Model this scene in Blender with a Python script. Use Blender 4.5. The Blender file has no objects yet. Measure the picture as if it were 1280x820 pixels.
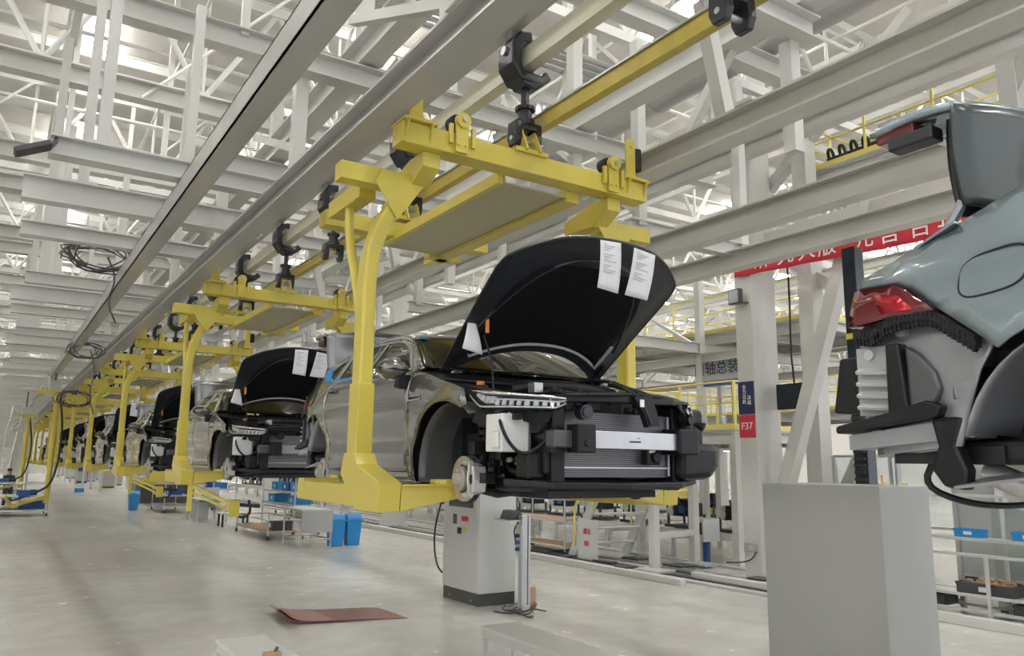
import bpy, bmesh, math, random
import numpy as np
from mathutils import Vector, Matrix
from mathutils.geometry import delaunay_2d_cdt
random.seed(7)
scene = bpy.context.scene
COL = scene.collection

# ---------------------------------------------------------------- camera, world, light
R = [[0.8367250901411214, 0.10340850619702285, 0.537771144981239],
     [-0.5475018518350055, 0.13729661822939368, 0.8254643304589314],
     [0.011525873744410645, -0.9851174140521892, 0.17149587390242219]]
camd = bpy.data.cameras.new('camera'); cam = bpy.data.objects.new('camera', camd); COL.objects.link(cam)
m = Matrix.Identity(4)
for i in range(3):
    m[i][0] = R[i][0]; m[i][1] = -R[i][1]; m[i][2] = -R[i][2]
m[2][3] = 2.2
cam.matrix_world = m
camd.sensor_width = 36.0; camd.lens = 36.0 * 980 / 1280; camd.clip_end = 400; camd.clip_start = 0.05
scene.camera = cam
world = bpy.data.worlds.new('world'); scene.world = world; world.use_nodes = True
WB = world.node_tree.nodes['Background']
WB.inputs[0].default_value = (0.93, 0.96, 1.0, 1); WB.inputs[1].default_value = 1.35
scene.view_settings.view_transform = 'Standard'; scene.view_settings.look = 'None'
scene.view_settings.gamma = 1; scene.view_settings.use_curve_mapping = False
scene.view_settings.exposure = 0.2
LAMP = 34.0        # strength of the skylight strips in the roof

# ---------------------------------------------------------------- materials
def nmat(name):
    mt = bpy.data.materials.new(name); mt.use_nodes = True
    return mt, mt.node_tree.nodes, mt.node_tree.links, mt.node_tree.nodes['Principled BSDF']
def mat(name, col, rough=0.5, metal=0.0, coat=0.0, bump=0.0, bscale=30.0, vary=0.0, vscale=3.0, spec=0.5, emit=0.0, transp=0.0):
    mt, N, L, B = nmat(name)
    B.inputs['Base Color'].default_value = (*col, 1); B.inputs['Roughness'].default_value = rough
    B.inputs['Metallic'].default_value = metal; B.inputs['Coat Weight'].default_value = coat
    B.inputs['Specular IOR Level'].default_value = spec
    if emit:
        B.inputs['Emission Color'].default_value = (*col, 1); B.inputs['Emission Strength'].default_value = emit
    if transp: B.inputs['Transmission Weight'].default_value = transp
    if vary or bump:
        tc = N.new('ShaderNodeTexCoord')
    if vary:
        n = N.new('ShaderNodeTexNoise'); n.inputs['Scale'].default_value = vscale; n.inputs['Detail'].default_value = 5
        L.new(tc.outputs['Object'], n.inputs['Vector'])
        r = N.new('ShaderNodeMixRGB'); r.inputs[1].default_value = (*[c * (1 - vary) for c in col], 1)
        r.inputs[2].default_value = (*[min(1, c * (1 + vary)) for c in col], 1)
        L.new(n.outputs['Fac'], r.inputs[0]); L.new(r.outputs[0], B.inputs['Base Color'])
    if bump:
        n2 = N.new('ShaderNodeTexNoise'); n2.inputs['Scale'].default_value = bscale; n2.inputs['Detail'].default_value = 4
        L.new(tc.outputs['Object'], n2.inputs['Vector'])
        b = N.new('ShaderNodeBump'); b.inputs['Strength'].default_value = bump; b.inputs['Distance'].default_value = 0.02
        L.new(n2.outputs['Fac'], b.inputs['Height']); L.new(b.outputs[0], B.inputs['Normal'])
    return mt
M = {}
M['steel'] = mat('white painted steel', (0.56, 0.555, 0.525), 0.38, vary=0.05, vscale=1.5)
M['steel2'] = mat('pale roof steel', (0.66, 0.655, 0.63), 0.5)
M['beamlight'] = mat('cream grey beam paint', (0.54, 0.535, 0.49), 0.35, vary=0.05, vscale=2)
M['beam'] = mat('light grey glossy beam paint', (0.44, 0.435, 0.41), 0.22, vary=0.06, vscale=2)
M['cream'] = mat('cream rail paint', (0.55, 0.53, 0.40), 0.3, vary=0.08)
M['yellow'] = mat('yellow carrier paint', (0.60, 0.49, 0.075), 0.34, coat=0.15, vary=0.06, vscale=2.5)
M['railyellow'] = mat('worn yellow rail', (0.46, 0.36, 0.06), 0.35, vary=0.3, vscale=6)
M['railing'] = mat('yellow railing paint', (0.72, 0.62, 0.16), 0.4)
M['pan'] = mat('drip pan metal', (0.43, 0.40, 0.22), 0.42, vary=0.12, vscale=1.2)
M['black'] = mat('black plastic', (0.009, 0.0095, 0.011), 0.42, spec=0.35, bump=0.15, bscale=14)
M['blackgloss'] = mat('glossy black casting', (0.02, 0.021, 0.025), 0.25)
M['pad'] = mat('black insulation', (0.005, 0.0055, 0.007), 0.9, spec=0.2)
M['gunmetal'] = mat('dark grey coated beam', (0.10, 0.10, 0.105), 0.4, metal=0.3)
M['inner'] = mat('dark coated panel', (0.014, 0.015, 0.018), 0.42)
M['rubber'] = mat('rubber', (0.02, 0.02, 0.02), 0.7)
M['dark'] = mat('dark grey metal', (0.07, 0.07, 0.075), 0.45, metal=0.3, vary=0.3, vscale=9)
M['alu'] = mat('brushed aluminium', (0.50, 0.50, 0.52), 0.32, metal=0.85, vary=0.08, vscale=12)
M['cast'] = mat('cast metal', (0.60, 0.59, 0.57), 0.4, metal=0.6, vary=0.2, vscale=15)
M['chrome'] = mat('chrome', (0.8, 0.8, 0.82), 0.12, metal=1.0)
M['disc'] = mat('brake disc steel', (0.52, 0.48, 0.43), 0.35, metal=0.7)
M['galv'] = mat('galvanised tube', (0.46, 0.47, 0.47), 0.32, metal=0.6)
M['plastic_white'] = mat('white translucent plastic', (0.72, 0.72, 0.70), 0.35)
M['paper'] = mat('paper', (0.74, 0.74, 0.76), 0.7)
M['ink'] = mat('ink', (0.25, 0.25, 0.28), 0.8)
M['blue'] = mat('blue plastic', (0.02, 0.24, 0.58), 0.35)
M['navy'] = mat('dark blue plastic', (0.015, 0.07, 0.25), 0.4)
M['tape'] = mat('blue tape', (0.04, 0.30, 0.72), 0.5)
M['cab'] = mat('light grey cabinet paint', (0.52, 0.53, 0.51), 0.38, vary=0.02)
M['cabdark'] = mat('plinth grey', (0.06, 0.062, 0.062), 0.5)
M['box'] = mat('grey metal casing', (0.33, 0.335, 0.315), 0.38, vary=0.04, vscale=1.5)
M['panel'] = mat('mid grey panel', (0.40, 0.41, 0.41), 0.5)
M['red'] = mat('red banner cloth', (0.62, 0.03, 0.05), 0.6)
M['redsign'] = mat('red sign', (0.60, 0.03, 0.06), 0.5)
M['white'] = mat('white print', (0.85, 0.85, 0.85), 0.6)
M['orange'] = mat('orange', (0.75, 0.25, 0.02), 0.5)
M['mat'] = mat('red brown sheet', (0.24, 0.125, 0.10), 0.65, vary=0.1, vscale=5)
M['kraft'] = mat('brown board', (0.42, 0.28, 0.17), 0.8, vary=0.1)
M['table'] = mat('white table top', (0.62, 0.62, 0.58), 0.35)
M['skin'] = mat('skin', (0.45, 0.28, 0.2), 0.6)
M['hiviz'] = mat('lime vest', (0.5, 0.75, 0.1), 0.6)
M['navycloth'] = mat('dark cloth', (0.04, 0.05, 0.08), 0.8)
M['screen'] = mat('dark screen', (0.015, 0.02, 0.03), 0.15)
M['signblue'] = mat('dark blue poster', (0.02, 0.03, 0.09), 0.4, vary=0.5, vscale=4)
M['lamp'] = mat('lamp light', (1.0, 0.98, 0.95), 0.5, emit=5.0)
M['sky'] = mat('skylight', (1.0, 0.985, 0.95), 0.5, emit=LAMP)
M['taillamp'] = mat('red tail lamp', (0.13, 0.004, 0.01), 0.08, coat=1.0)
M['hoodinner'] = mat('black coated bonnet inner', (0.022, 0.024, 0.029), 0.36)
M['lampwhite'] = mat('bright lamp reflector', (0.82, 0.83, 0.84), 0.2, metal=0.2)
M['wheelhouse'] = mat('grey wheel housing', (0.13, 0.13, 0.13), 0.38, metal=0.4, vary=0.25, vscale=5)
M['tailglow'] = mat('tail lamp reflector', (0.45, 0.02, 0.03), 0.2, metal=0.5)
M['paint'] = mat('grey metallic car paint', (0.20, 0.197, 0.195), 0.2, metal=0.65, coat=1.0)
M['paintblue'] = mat('silver blue car paint', (0.27, 0.33, 0.36), 0.24, metal=0.45, coat=1.0)
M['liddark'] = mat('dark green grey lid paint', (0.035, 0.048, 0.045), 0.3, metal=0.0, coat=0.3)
M['primer'] = mat('grey primed sheet metal', (0.33, 0.34, 0.36), 0.3, metal=0.5, bump=0.1, bscale=5)
# car wrapped in wrinkled protective film
def film():
    mt, N, L, B = nmat('grey paint under wrinkled film')
    B.inputs['Base Color'].default_value = (0.33, 0.32, 0.30, 1); B.inputs['Metallic'].default_value = 0.5
    B.inputs['Roughness'].default_value = 0.16; B.inputs['Coat Weight'].default_value = 1
    tc = N.new('ShaderNodeTexCoord'); n = N.new('ShaderNodeTexVoronoi'); n.inputs['Scale'].default_value = 5.5
    ns = N.new('ShaderNodeTexNoise'); ns.inputs['Scale'].default_value = 3; ns.inputs['Detail'].default_value = 6
    L.new(tc.outputs['Object'], ns.inputs['Vector']); L.new(ns.outputs['Color'], n.inputs['Vector'])
    b = N.new('ShaderNodeBump'); b.inputs['Strength'].default_value = 0.7; b.inputs['Distance'].default_value = 0.03
    L.new(n.outputs['Distance'], b.inputs['Height']); L.new(b.outputs[0], B.inputs['Normal'])
    return mt
M['film'] = film()
def glassmat(name, tint, refl_rough=0.02, ior=1.7):
    mt, N, L, B = nmat(name); N.remove(B)
    out = N['Material Output']
    gl = N.new('ShaderNodeBsdfGlossy'); gl.inputs['Roughness'].default_value = refl_rough; gl.inputs['Color'].default_value = (0.9, 0.9, 0.85, 1)
    tr = N.new('ShaderNodeBsdfTransparent'); tr.inputs['Color'].default_value = (*tint, 1)
    fr = N.new('ShaderNodeFresnel'); fr.inputs['IOR'].default_value = ior
    mx = N.new('ShaderNodeMixShader'); L.new(fr.outputs[0], mx.inputs[0]); L.new(tr.outputs[0], mx.inputs[1]); L.new(gl.outputs[0], mx.inputs[2])
    L.new(mx.outputs[0], out.inputs[0]); return mt
M['glass'] = glassmat('olive car glass', (0.36, 0.38, 0.22))
M['clear'] = glassmat('clear lamp cover', (0.85, 0.87, 0.88), ior=1.35)
def rad():
    mt, N, L, B = nmat('radiator fins')
    tc = N.new('ShaderNodeTexCoord'); w = N.new('ShaderNodeTexWave'); w.bands_direction = 'Z'; w.inputs['Scale'].default_value = 22
    L.new(tc.outputs['Object'], w.inputs['Vector']); r = N.new('ShaderNodeMixRGB')
    r.inputs[1].default_value = (0.10, 0.10, 0.11, 1); r.inputs[2].default_value = (0.26, 0.26, 0.27, 1)
    L.new(w.outputs['Fac'], r.inputs[0]); L.new(r.outputs[0], B.inputs['Base Color'])
    B.inputs['Metallic'].default_value = 0.5; B.inputs['Roughness'].default_value = 0.5; return mt
M['rad'] = rad()
def floormat():
    mt, N, L, B = nmat('polished concrete')
    tc = N.new('ShaderNodeTexCoord')
    n1 = N.new('ShaderNodeTexNoise'); n1.inputs['Scale'].default_value = 0.22; n1.inputs['Detail'].default_value = 6; n1.inputs['Distortion'].default_value = 0.6
    n2 = N.new('ShaderNodeTexNoise'); n2.inputs['Scale'].default_value = 2.2; n2.inputs['Detail'].default_value = 10; n2.inputs['Roughness'].default_value = 0.65
    L.new(tc.outputs['Object'], n1.inputs['Vector']); L.new(tc.outputs['Object'], n2.inputs['Vector'])
    cr = N.new('ShaderNodeValToRGB'); cr.color_ramp.elements[0].position = 0.3; cr.color_ramp.elements[0].color = (0.42, 0.40, 0.375, 1)
    cr.color_ramp.elements[1].position = 0.7; cr.color_ramp.elements[1].color = (0.55, 0.54, 0.515, 1)
    L.new(n1.outputs['Fac'], cr.inputs[0])
    mx = N.new('ShaderNodeMixRGB'); mx.blend_type = 'MULTIPLY'; mx.inputs[0].default_value = 0.2
    c2 = N.new('ShaderNodeValToRGB'); c2.color_ramp.elements[0].position = 0.35; c2.color_ramp.elements[0].color = (0.6, 0.6, 0.6, 1); c2.color_ramp.elements[1].position = 0.65
    L.new(n2.outputs['Fac'], c2.inputs[0]); L.new(cr.outputs[0], mx.inputs[1]); L.new(c2.outputs[0], mx.inputs[2])
    L.new(mx.outputs[0], B.inputs['Base Color'])
    rr = N.new('ShaderNodeMapRange'); rr.inputs[3].default_value = 0.14; rr.inputs[4].default_value = 0.34
    L.new(n2.outputs['Fac'], rr.inputs[0]); L.new(rr.outputs[0], B.inputs['Roughness'])
    return mt
M['floor'] = floormat()
M['deck'] = mat('roof deck', (0.62, 0.60, 0.56), 0.8)
M['wall'] = mat('pale wall cladding', (0.70, 0.69, 0.66), 0.7)

# ---------------------------------------------------------------- mesh helpers
class MB:
    def __init__(s): s.b = bmesh.new()
    def verts_faces(s, vs, fs):
        v = [s.b.verts.new(p) for p in vs]
        out = []
        for f in fs:
            try: out.append(s.b.faces.new([v[i] for i in f]))
            except ValueError: pass
        return v
    def box(s, x0, x1, y0, y1, z0, z1):
        vs = [(x, y, z) for z in (z0, z1) for y in (y0, y1) for x in (x0, x1)]
        s.verts_faces(vs, [(0, 2, 3, 1), (4, 5, 7, 6), (0, 1, 5, 4), (2, 6, 7, 3), (0, 4, 6, 2), (1, 3, 7, 5)]); return s
    def frame(s, p, q, up=(0, 0, 1)):
        p = Vector(p); q = Vector(q); d = (q - p).normalized(); u = Vector(up)
        if abs(d.dot(u)) > 0.98: u = Vector((0, 1, 0))
        r = d.cross(u).normalized(); u = r.cross(d).normalized(); return p, q, r, u
    def prof(s, p, q, pts, up=(0, 0, 1)):
        """sweep a closed 2D profile (side, up) from p to q"""
        p, q, r, u = s.frame(p, q, up); n = len(pts)
        vs = [p + r * a + u * b for a, b in pts] + [q + r * a + u * b for a, b in pts]
        s.verts_faces(vs, [tuple(range(n - 1, -1, -1)), tuple(range(n, 2 * n))] + [(i, (i + 1) % n, n + (i + 1) % n, n + i) for i in range(n)]); return s
    def bar(s, p, q, w, h=None, up=(0, 0, 1)):
        h = w if h is None else h
        return s.prof(p, q, [(-w / 2, -h / 2), (w / 2, -h / 2), (w / 2, h / 2), (-w / 2, h / 2)], up)
    def taper(s, p, q, w0, h0, w1, h1, up=(0, 0, 1)):
        p, q, r, u = s.frame(p, q, up)
        c = [(-.5, -.5), (.5, -.5), (.5, .5), (-.5, .5)]
        vs = [p + r * a * w0 + u * b * h0 for a, b in c] + [q + r * a * w1 + u * b * h1 for a, b in c]
        s.verts_faces(vs, [(3, 2, 1, 0), (4, 5, 6, 7)] + [(i, (i + 1) % 4, 4 + (i + 1) % 4, 4 + i) for i in range(4)]); return s
    def ibeam(s, p, q, w=0.2, h=0.25, tf=0.018, tw=0.014, up=(0, 0, 1)):
        W, Hh, t = w / 2, h / 2, tw / 2
        return s.prof(p, q, [(-W, -Hh), (W, -Hh), (W, -Hh + tf), (t, -Hh + tf), (t, Hh - tf), (W, Hh - tf), (W, Hh), (-W, Hh), (-W, Hh - tf), (-t, Hh - tf), (-t, -Hh + tf), (-W, -Hh + tf)], up)
    def cyl(s, p, q, r, n=12, r2=None):
        r2 = r if r2 is None else r2
        p, q, a, u = s.frame(p, q)
        cs = [(math.cos(2 * math.pi * i / n), math.sin(2 * math.pi * i / n)) for i in range(n)]
        vs = [p + a * c * r + u * d * r for c, d in cs] + [q + a * c * r2 + u * d * r2 for c, d in cs]
        s.verts_faces(vs, [tuple(range(n - 1, -1, -1)), tuple(range(n, 2 * n))] + [(i, (i + 1) % n, n + (i + 1) % n, n + i) for i in range(n)]); return s
    def tube(s, pts, r, n=8, smooth=0):
        P = [Vector(p) for p in pts]
        for _ in range(smooth):
            Q = [P[0]]
            for a, b in zip(P[:-1], P[1:]): Q += [a * .75 + b * .25, a * .25 + b * .75]
            P = Q + [P[-1]]
        rings = []; u = None
        for i, p in enumerate(P):
            d = (P[min(i + 1, len(P) - 1)] - P[max(i - 1, 0)]).normalized()
            if u is None: u = Vector((0, 0, 1)) if abs(d.z) < .9 else Vector((0, 1, 0))
            a = d.cross(u)
            if a.length < 1e-4: a = d.cross(Vector((1, .3, 0)))
            a.normalize(); u = a.cross(d).normalized()
            rr = r[min(i, len(r) - 1)] if isinstance(r, (list, tuple)) else r
            rings.append([s.b.verts.new(p + a * math.cos(2 * math.pi * k / n) * rr + u * math.sin(2 * math.pi * k / n) * rr) for k in range(n)])
        for A, B in zip(rings[:-1], rings[1:]):
            for k in range(n): s.b.faces.new((A[k], A[(k + 1) % n], B[(k + 1) % n], B[k]))
        s.b.faces.new(rings[0][::-1]); s.b.faces.new(rings[-1]); return s
    def sweepbox(s, pts, w, h, up):
        """rectangular tube along a bent path; up fixed = one side normal"""
        P = [Vector(p) for p in pts]; U = Vector(up).normalized(); rings = []
        for i, p in enumerate(P):
            d = (P[min(i + 1, len(P) - 1)] - P[max(i - 1, 0)]).normalized(); a = d.cross(U).normalized()
            rings.append([s.b.verts.new(p + a * x * w / 2 + U * y * h / 2) for x, y in ((-1, -1), (1, -1), (1, 1), (-1, 1))])
        for A, B in zip(rings[:-1], rings[1:]):
            for k in range(4): s.b.faces.new((A[k], A[(k + 1) % 4], B[(k + 1) % 4], B[k]))
        s.b.faces.new(rings[0][::-1]); s.b.faces.new(rings[-1]); return s
    def prism(s, poly, axis, a, b):
        f = {'x': lambda p, t: (t, p[0], p[1]), 'y': lambda p, t: (p[0], t, p[1]), 'z': lambda p, t: (p[0], p[1], t)}[axis]
        n = len(poly)
        s.verts_faces([f(p, a) for p in poly] + [f(p, b) for p in poly], [tuple(range(n - 1, -1, -1)), tuple(range(n, 2 * n))] + [(i, (i + 1) % n, n + (i + 1) % n, n + i) for i in range(n)]); return s
    def ball(s, c, r, sx=1, sy=1, sz=1, n=10):
        mtx = Matrix.Translation(c) @ Matrix.Diagonal((r * sx, r * sy, r * sz, 1))
        bmesh.ops.create_uvsphere(s.b, u_segments=n, v_segments=max(6, n * 2 // 3), radius=1, matrix=mtx); return s
    def grid(s, f, nu, nv, thick=0.0):
        V = [[s.b.verts.new(f(i / nu, j / nv)) for j in range(nv + 1)] for i in range(nu + 1)]
        for i in range(nu):
            for j in range(nv): s.b.faces.new((V[i][j], V[i + 1][j], V[i + 1][j + 1], V[i][j + 1]))
        return s
    def build(s, name, material, parent=None, off=(0, 0, 0), smooth=False, solid=0.0, bevel=0.0, recalc=True, angle=35):
        if recalc: bmesh.ops.recalc_face_normals(s.b, faces=s.b.faces)
        if off != (0, 0, 0): bmesh.ops.translate(s.b, verts=s.b.verts, vec=-Vector(off))
        me = bpy.data.meshes.new(name); s.b.to_mesh(me); s.b.free()
        me.materials.append(material)
        if smooth:
            me.polygons.foreach_set('use_smooth', [True] * len(me.polygons))
            try: me.set_sharp_from_angle(angle=math.radians(angle))
            except Exception: pass
        o = bpy.data.objects.new(name, me); COL.objects.link(o)
        if parent is not None: o.parent = parent
        if solid:
            md = o.modifiers.new('solid', 'SOLIDIFY'); md.thickness = solid; md.offset = 0
        if bevel:
            md = o.modifiers.new('bevel', 'BEVEL'); md.width = bevel; md.segments = 2; md.limit_method = 'ANGLE'; md.angle_limit = math.radians(40)
        return o
def tag(o, label=None, cat=None, group=None, kind=None):
    if label: o['label'] = label
    if cat: o['category'] = cat
    if group: o['group'] = group
    if kind: o['kind'] = kind
    return o
def thing(name, label, cat, loc=(0, 0, 0), group=None):
    o = bpy.data.objects.new(name, None); COL.objects.link(o); o.location = loc; o.empty_display_size = 0.2
    return tag(o, label, cat, group)
def kids(o): return [c for c in bpy.data.objects if c.parent == o]
def copy_tree(o, parent=None, skip=()):
    c = o.copy(); COL.objects.link(c)
    if parent is not None: c.parent = parent
    for ch in kids(o):
        if ch.name.split('.')[0] in skip: continue
        copy_tree(ch, c, skip)
    return c
def lerp(a, b, t): return a + (b - a) * t
def arc(cx, cy, r, a0, a1, n=16, ry=None):
    ry = ry or r
    return [(cx + r * math.cos(math.radians(lerp(a0, a1, i / n))), cy + ry * math.sin(math.radians(lerp(a0, a1, i / n)))) for i in range(n + 1)]
def inside(p, poly):
    x, y = p; c = False; j = len(poly) - 1
    for i in range(len(poly)):
        xi, yi = poly[i]; xj, yj = poly[j]
        if (yi > y) != (yj > y) and x < (xj - xi) * (y - yi) / (yj - yi) + xi: c = not c
        j = i
    return c
def cr(pts, n=6):
    """open Catmull-Rom through pts"""
    P = [pts[0]] + list(pts) + [pts[-1]]; out = []
    for i in range(1, len(P) - 2):
        p0, p1, p2, p3 = [np.array(q, float) for q in P[i - 1:i + 3]]
        for k in range(n):
            t = k / n
            out.append(tuple(0.5 * ((2 * p1) + (-p0 + p2) * t + (2 * p0 - 5 * p1 + 4 * p2 - p3) * t * t + (-p0 + 3 * p1 - 3 * p2 + p3) * t ** 3)))
    return out + [tuple(pts[-1])]

# ---------------------------------------------------------------- the hall
def struct(o): o['kind'] = 'structure'; return o
struct(MB().box(-40, 70, -14, 150, -0.3, 0).build('floor', M['floor']))
struct(MB().box(-40, 70, -14, 150, 13.2, 13.5).build('ceiling', M['deck']))
struct(MB().box(-40, 70, 149, 149.4, 0, 13.2).build('wall_far', M['wall']))
struct(MB().box(-40, -39.6, 0, 149, 0, 13.2).build('wall_left', M['wall']))
struct(MB().box(69.6, 70, 0, 149, 0, 13.2).build('wall_right', M['wall']))
# skylight strips under the roof deck
k = 0
for ix, x in enumerate(range(-35, 66, 6)):
    for y in range(-8, 140, 9):
        k += 1
        struct(MB().box(x, x + .55, y + (ix % 2) * 4, y + 4 + (ix % 2) * 4, 13.1, 13.19).build('window_%d' % k, M['sky']))

# roof trusses across the hall, each a structure of its own
def truss(y, x0, x1, zb=9.9, zt=12.4, step=3.0, w=0.14):
    b = MB(); b.bar((x0, y, zb), (x1, y, zb), w * 1.3); b.bar((x0, y, zt), (x1, y, zt), w * 1.4)
    n = int((x1 - x0) / step)
    for i in range(n):
        a = x0 + i * step
        b.cyl((a, y, zb), (a + step / 2, y, zt), w * .45, 6); b.cyl((a + step / 2, y, zt), (a + step, y, zb), w * .45, 6)
        b.cyl((a, y, zb), (a, y, zt), w * .3, 6)
    return struct(b.build('roof_truss', M['steel2']))
for y in np.arange(3, 145, 7.0): truss(float(y), -39, 69)
def ytruss(x, y0=-2, y1=145, zb=10.6, zt=12.5, step=3.5, w=0.11):
    b = MB(); b.bar((x, y0, zb), (x, y1, zb), w * 1.3); b.bar((x, y0, zt), (x, y1, zt), w * 1.3)
    for i in range(int((y1 - y0) / step)):
        a = y0 + i * step
        b.cyl((x, a, zb), (x, a + step / 2, zt), w * .4, 6); b.cyl((x, a + step / 2, zt), (x, a + step, zb), w * .4, 6)
    return struct(b.build('roof_truss', M['steel2']))
for x in (-30, -23, -16, -9, -4.5, 0.5, 5.5, 11, 17, 24, 31, 40, 50): ytruss(x)
for y in np.arange(-1, 140, 2.33):
    struct(MB().ibeam((-39, float(y), 12.85), (69, float(y), 12.85), .12, .3).build('roof_purlin', M['steel2']))

# upper support grid: long cross beams at 8 m, beams along the line
for i, y in enumerate(np.arange(4.2, 120, 3.3)):
    x1 = 12 if y < 60 else 30
    struct(MB().ibeam((-30, float(y), 8.1 + (i % 2) * .35), (x1, float(y), 8.1 + (i % 2) * .35), .26, .34).build('grid_beam', M['steel']))
for x in (-26, -21, -16, -11.5, -7.5, -3.8, -1.2, 7.6, 10.6, 16.5, 19.5):
    struct(MB().ibeam((x, 1, 7.7), (x, 125, 7.7), .2, .26).build('grid_beam', M['steel']))
for i, y in enumerate(np.arange(4.2, 90, 6.6)):
    for x in (-26, -21, -16, -11.5, -7.5, -3.8, -1.2, .6, 2.4, 5.8, 8.8, 12):
        struct(MB().bar((x, float(y), 8.2), (x, float(y), 12.5), .11).build('roof_hanger', M['steel2']))
for i, y in enumerate(np.arange(7.4, 90, 6.6)):       # diagonal rods in the roof space
    for x in (-18, -12, -6.5, -2.5, 1.5):
        struct(MB().cyl((x, float(y), 8.3), (x + 3.2, float(y) + 1.2, 12.3), .035, 6).build('roof_rod', M['steel2']))
# hall columns
def column(x, y, w=0.74, d=0.44, z=13.1, nm='hall_column'):
    b = MB().box(x, x + w, y, y + d, 0, z)
    b.box(x - .06, x + w + .06, y - .06, y + d + .06, 0, .12)
    return struct(b.build(nm, M['steel'], bevel=.01))
for y in (25.8, 40.8, 55.8, 70.8, 85.8, 100.8, 115.8): column(11.7, y)
for y in (10.9, 25.8, 40.8, 55.8, 70.8, 85.8): column(36, y); column(24.5, y)
for y in (14, 29, 44, 59, 74, 89, 104): column(-10.5, y); column(-24, y)

# second steel storey on the right: posts, girders, platforms with yellow railings
def railing(p, q, h=1.1, label=None, toe=True, n=None):
    p = Vector(p); q = Vector(q); L = (q - p).length; n = n or max(2, int(L / 1.2)); b = MB()
    for i in range(n + 1):
        a = p.lerp(q, i / n); b.bar(a, a + Vector((0, 0, h)), .045)
    for hh in (h, h * .55): b.cyl(p + Vector((0, 0, hh)), q + Vector((0, 0, hh)), .024, 6)
    if toe: b.bar(p + Vector((0, 0, .06)), q + Vector((0, 0, .06)), .02, .12)
    return b
def platform(x0, x1, y0, y1, z, label, sides='wesn', posts=True, group=None):
    t = thing('walkway_platform', label, 'platform', ((x0 + x1) / 2, (y0 + y1) / 2, 0), group); O = tuple(t.location)
    b = MB().box(x0, x1, y0, y1, z - .06, z); b.build('deck_plate', M['panel'], t, O)
    b = MB()
    for x in (x0 + .1, x1 - .1): b.ibeam((x, y0, z - .2), (x, y1, z - .2), .16, .27)
    n = max(2, int((y1 - y0) / 2))
    for i in range(n + 1): b.ibeam((x0, lerp(y0 + .1, y1 - .1, i / n), z - .18), (x1, lerp(y0 + .1, y1 - .1, i / n), z - .18), .12, .2)
    b.build('deck_frame', M['steel'], t, O)
    for s, p, q in (('w', (x0, y0, z), (x0, y1, z)), ('e', (x1, y0, z), (x1, y1, z)), ('s', (x0 + .06, y0 + .03, z), (x1 - .06, y0 + .03, z)), ('n', (x0 + .06, y1 - .03, z), (x1 - .06, y1 - .03, z))):
        if s in sides: railing(p, q).build('railing', M['railing'], t, O)
    if posts:
        for x in (x0 + .1, x1 - .1):
            for y in (y0 + .1, y1 - .1): MB().bar((x, y, 0), (x, y, z), .18).build('post', M['steel'], t, O)
    return t
platform(14.0, 17.2, 12.2, 15.6, 3.05, 'low steel platform with yellow railings above the staircase, left of the numbered column')
platform(17.5, 21, 12.5, 34, 6.1, 'high steel walkway with yellow toe boards beyond the staircase platform', posts=True)
platform(14.6, 16.4, 3.2, 10.4, 8.68, 'upper right walkway with yellow railings high above the red banner', posts=False)
platform(24, 27, 5, 60, 4.2, 'long far platform with yellow railings along the right side of the hall')
platform(28.5, 31, 5, 60, 7.6, 'uppermost far platform with yellow railings at the right of the hall', posts=False)
# steelwork right of the numbered column
def member(p, q, w=.25, h=.3, kind='i', name='steel_brace', mt='steel'):
    b = MB(); (b.ibeam if kind == 'i' else b.bar)(p, q, w, h); return struct(b.build(name, M[mt]))
member((13.6, 10.95, 7.0), (13.6, 1.0, 7.15), .3, .36, 'b', 'steel_girder')
member((13.9, 10.9, 6.9), (13.9, 8.0, 4.8), .22, .22, 'b'); member((13.9, 10.9, 8.3), (13.9, 7.4, 10.9), .22, .22, 'b')
member((13.9, 9.8, 1.0), (13.6, 5.2, 9.2), .24, .24, 'b'); member((13.8, 9.9, 0), (13.8, 9.9, 9.2), .36, .34, 'b', 'hall_column')
member((13.2, 10.6, .9), (13.2, 8.3, 7.2), .26, .26, 'b')
member((13.6, 5.7, 7.2), (13.6, 5.7, 12.5), .28, .28, 'b', 'hall_column'); member((13.6, 5.5, 8.9), (15.5, 1.2, 7.2), .2, .2, 'b')
member((13.6, 5.4, 9.2), (13.6, 1.0, 9.3), .26, .34, 'b', 'steel_girder')
member((13.0, 11.0, 9.3), (13.0, 1.0, 9.5), .26, .34, 'i', 'steel_girder')
for y in np.arange(16, 60, 4.2):
    member((17, float(y), 0), (17, float(y), 8), .2, .2, 'b', 'steel_post'); member((22.5, float(y), 0), (22.5, float(y), 8), .2, .2, 'b', 'steel_post')
    member((12.4, float(y), 5.6), (28, float(y), 5.6), .2, .3, 'i', 'steel_girder')
    member((17, float(y), 5.6), (17, float(y) + 4.2, 8), .09, .09, 'b'); member((22.5, float(y) + 4.2, 5.6), (22.5, float(y), 8), .09, .09, 'b')
for x in (12.6, 17, 22.5): member((x, 14, 5.3), (x, 60, 5.3), .2, .26, 'i', 'steel_girder')

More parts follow.
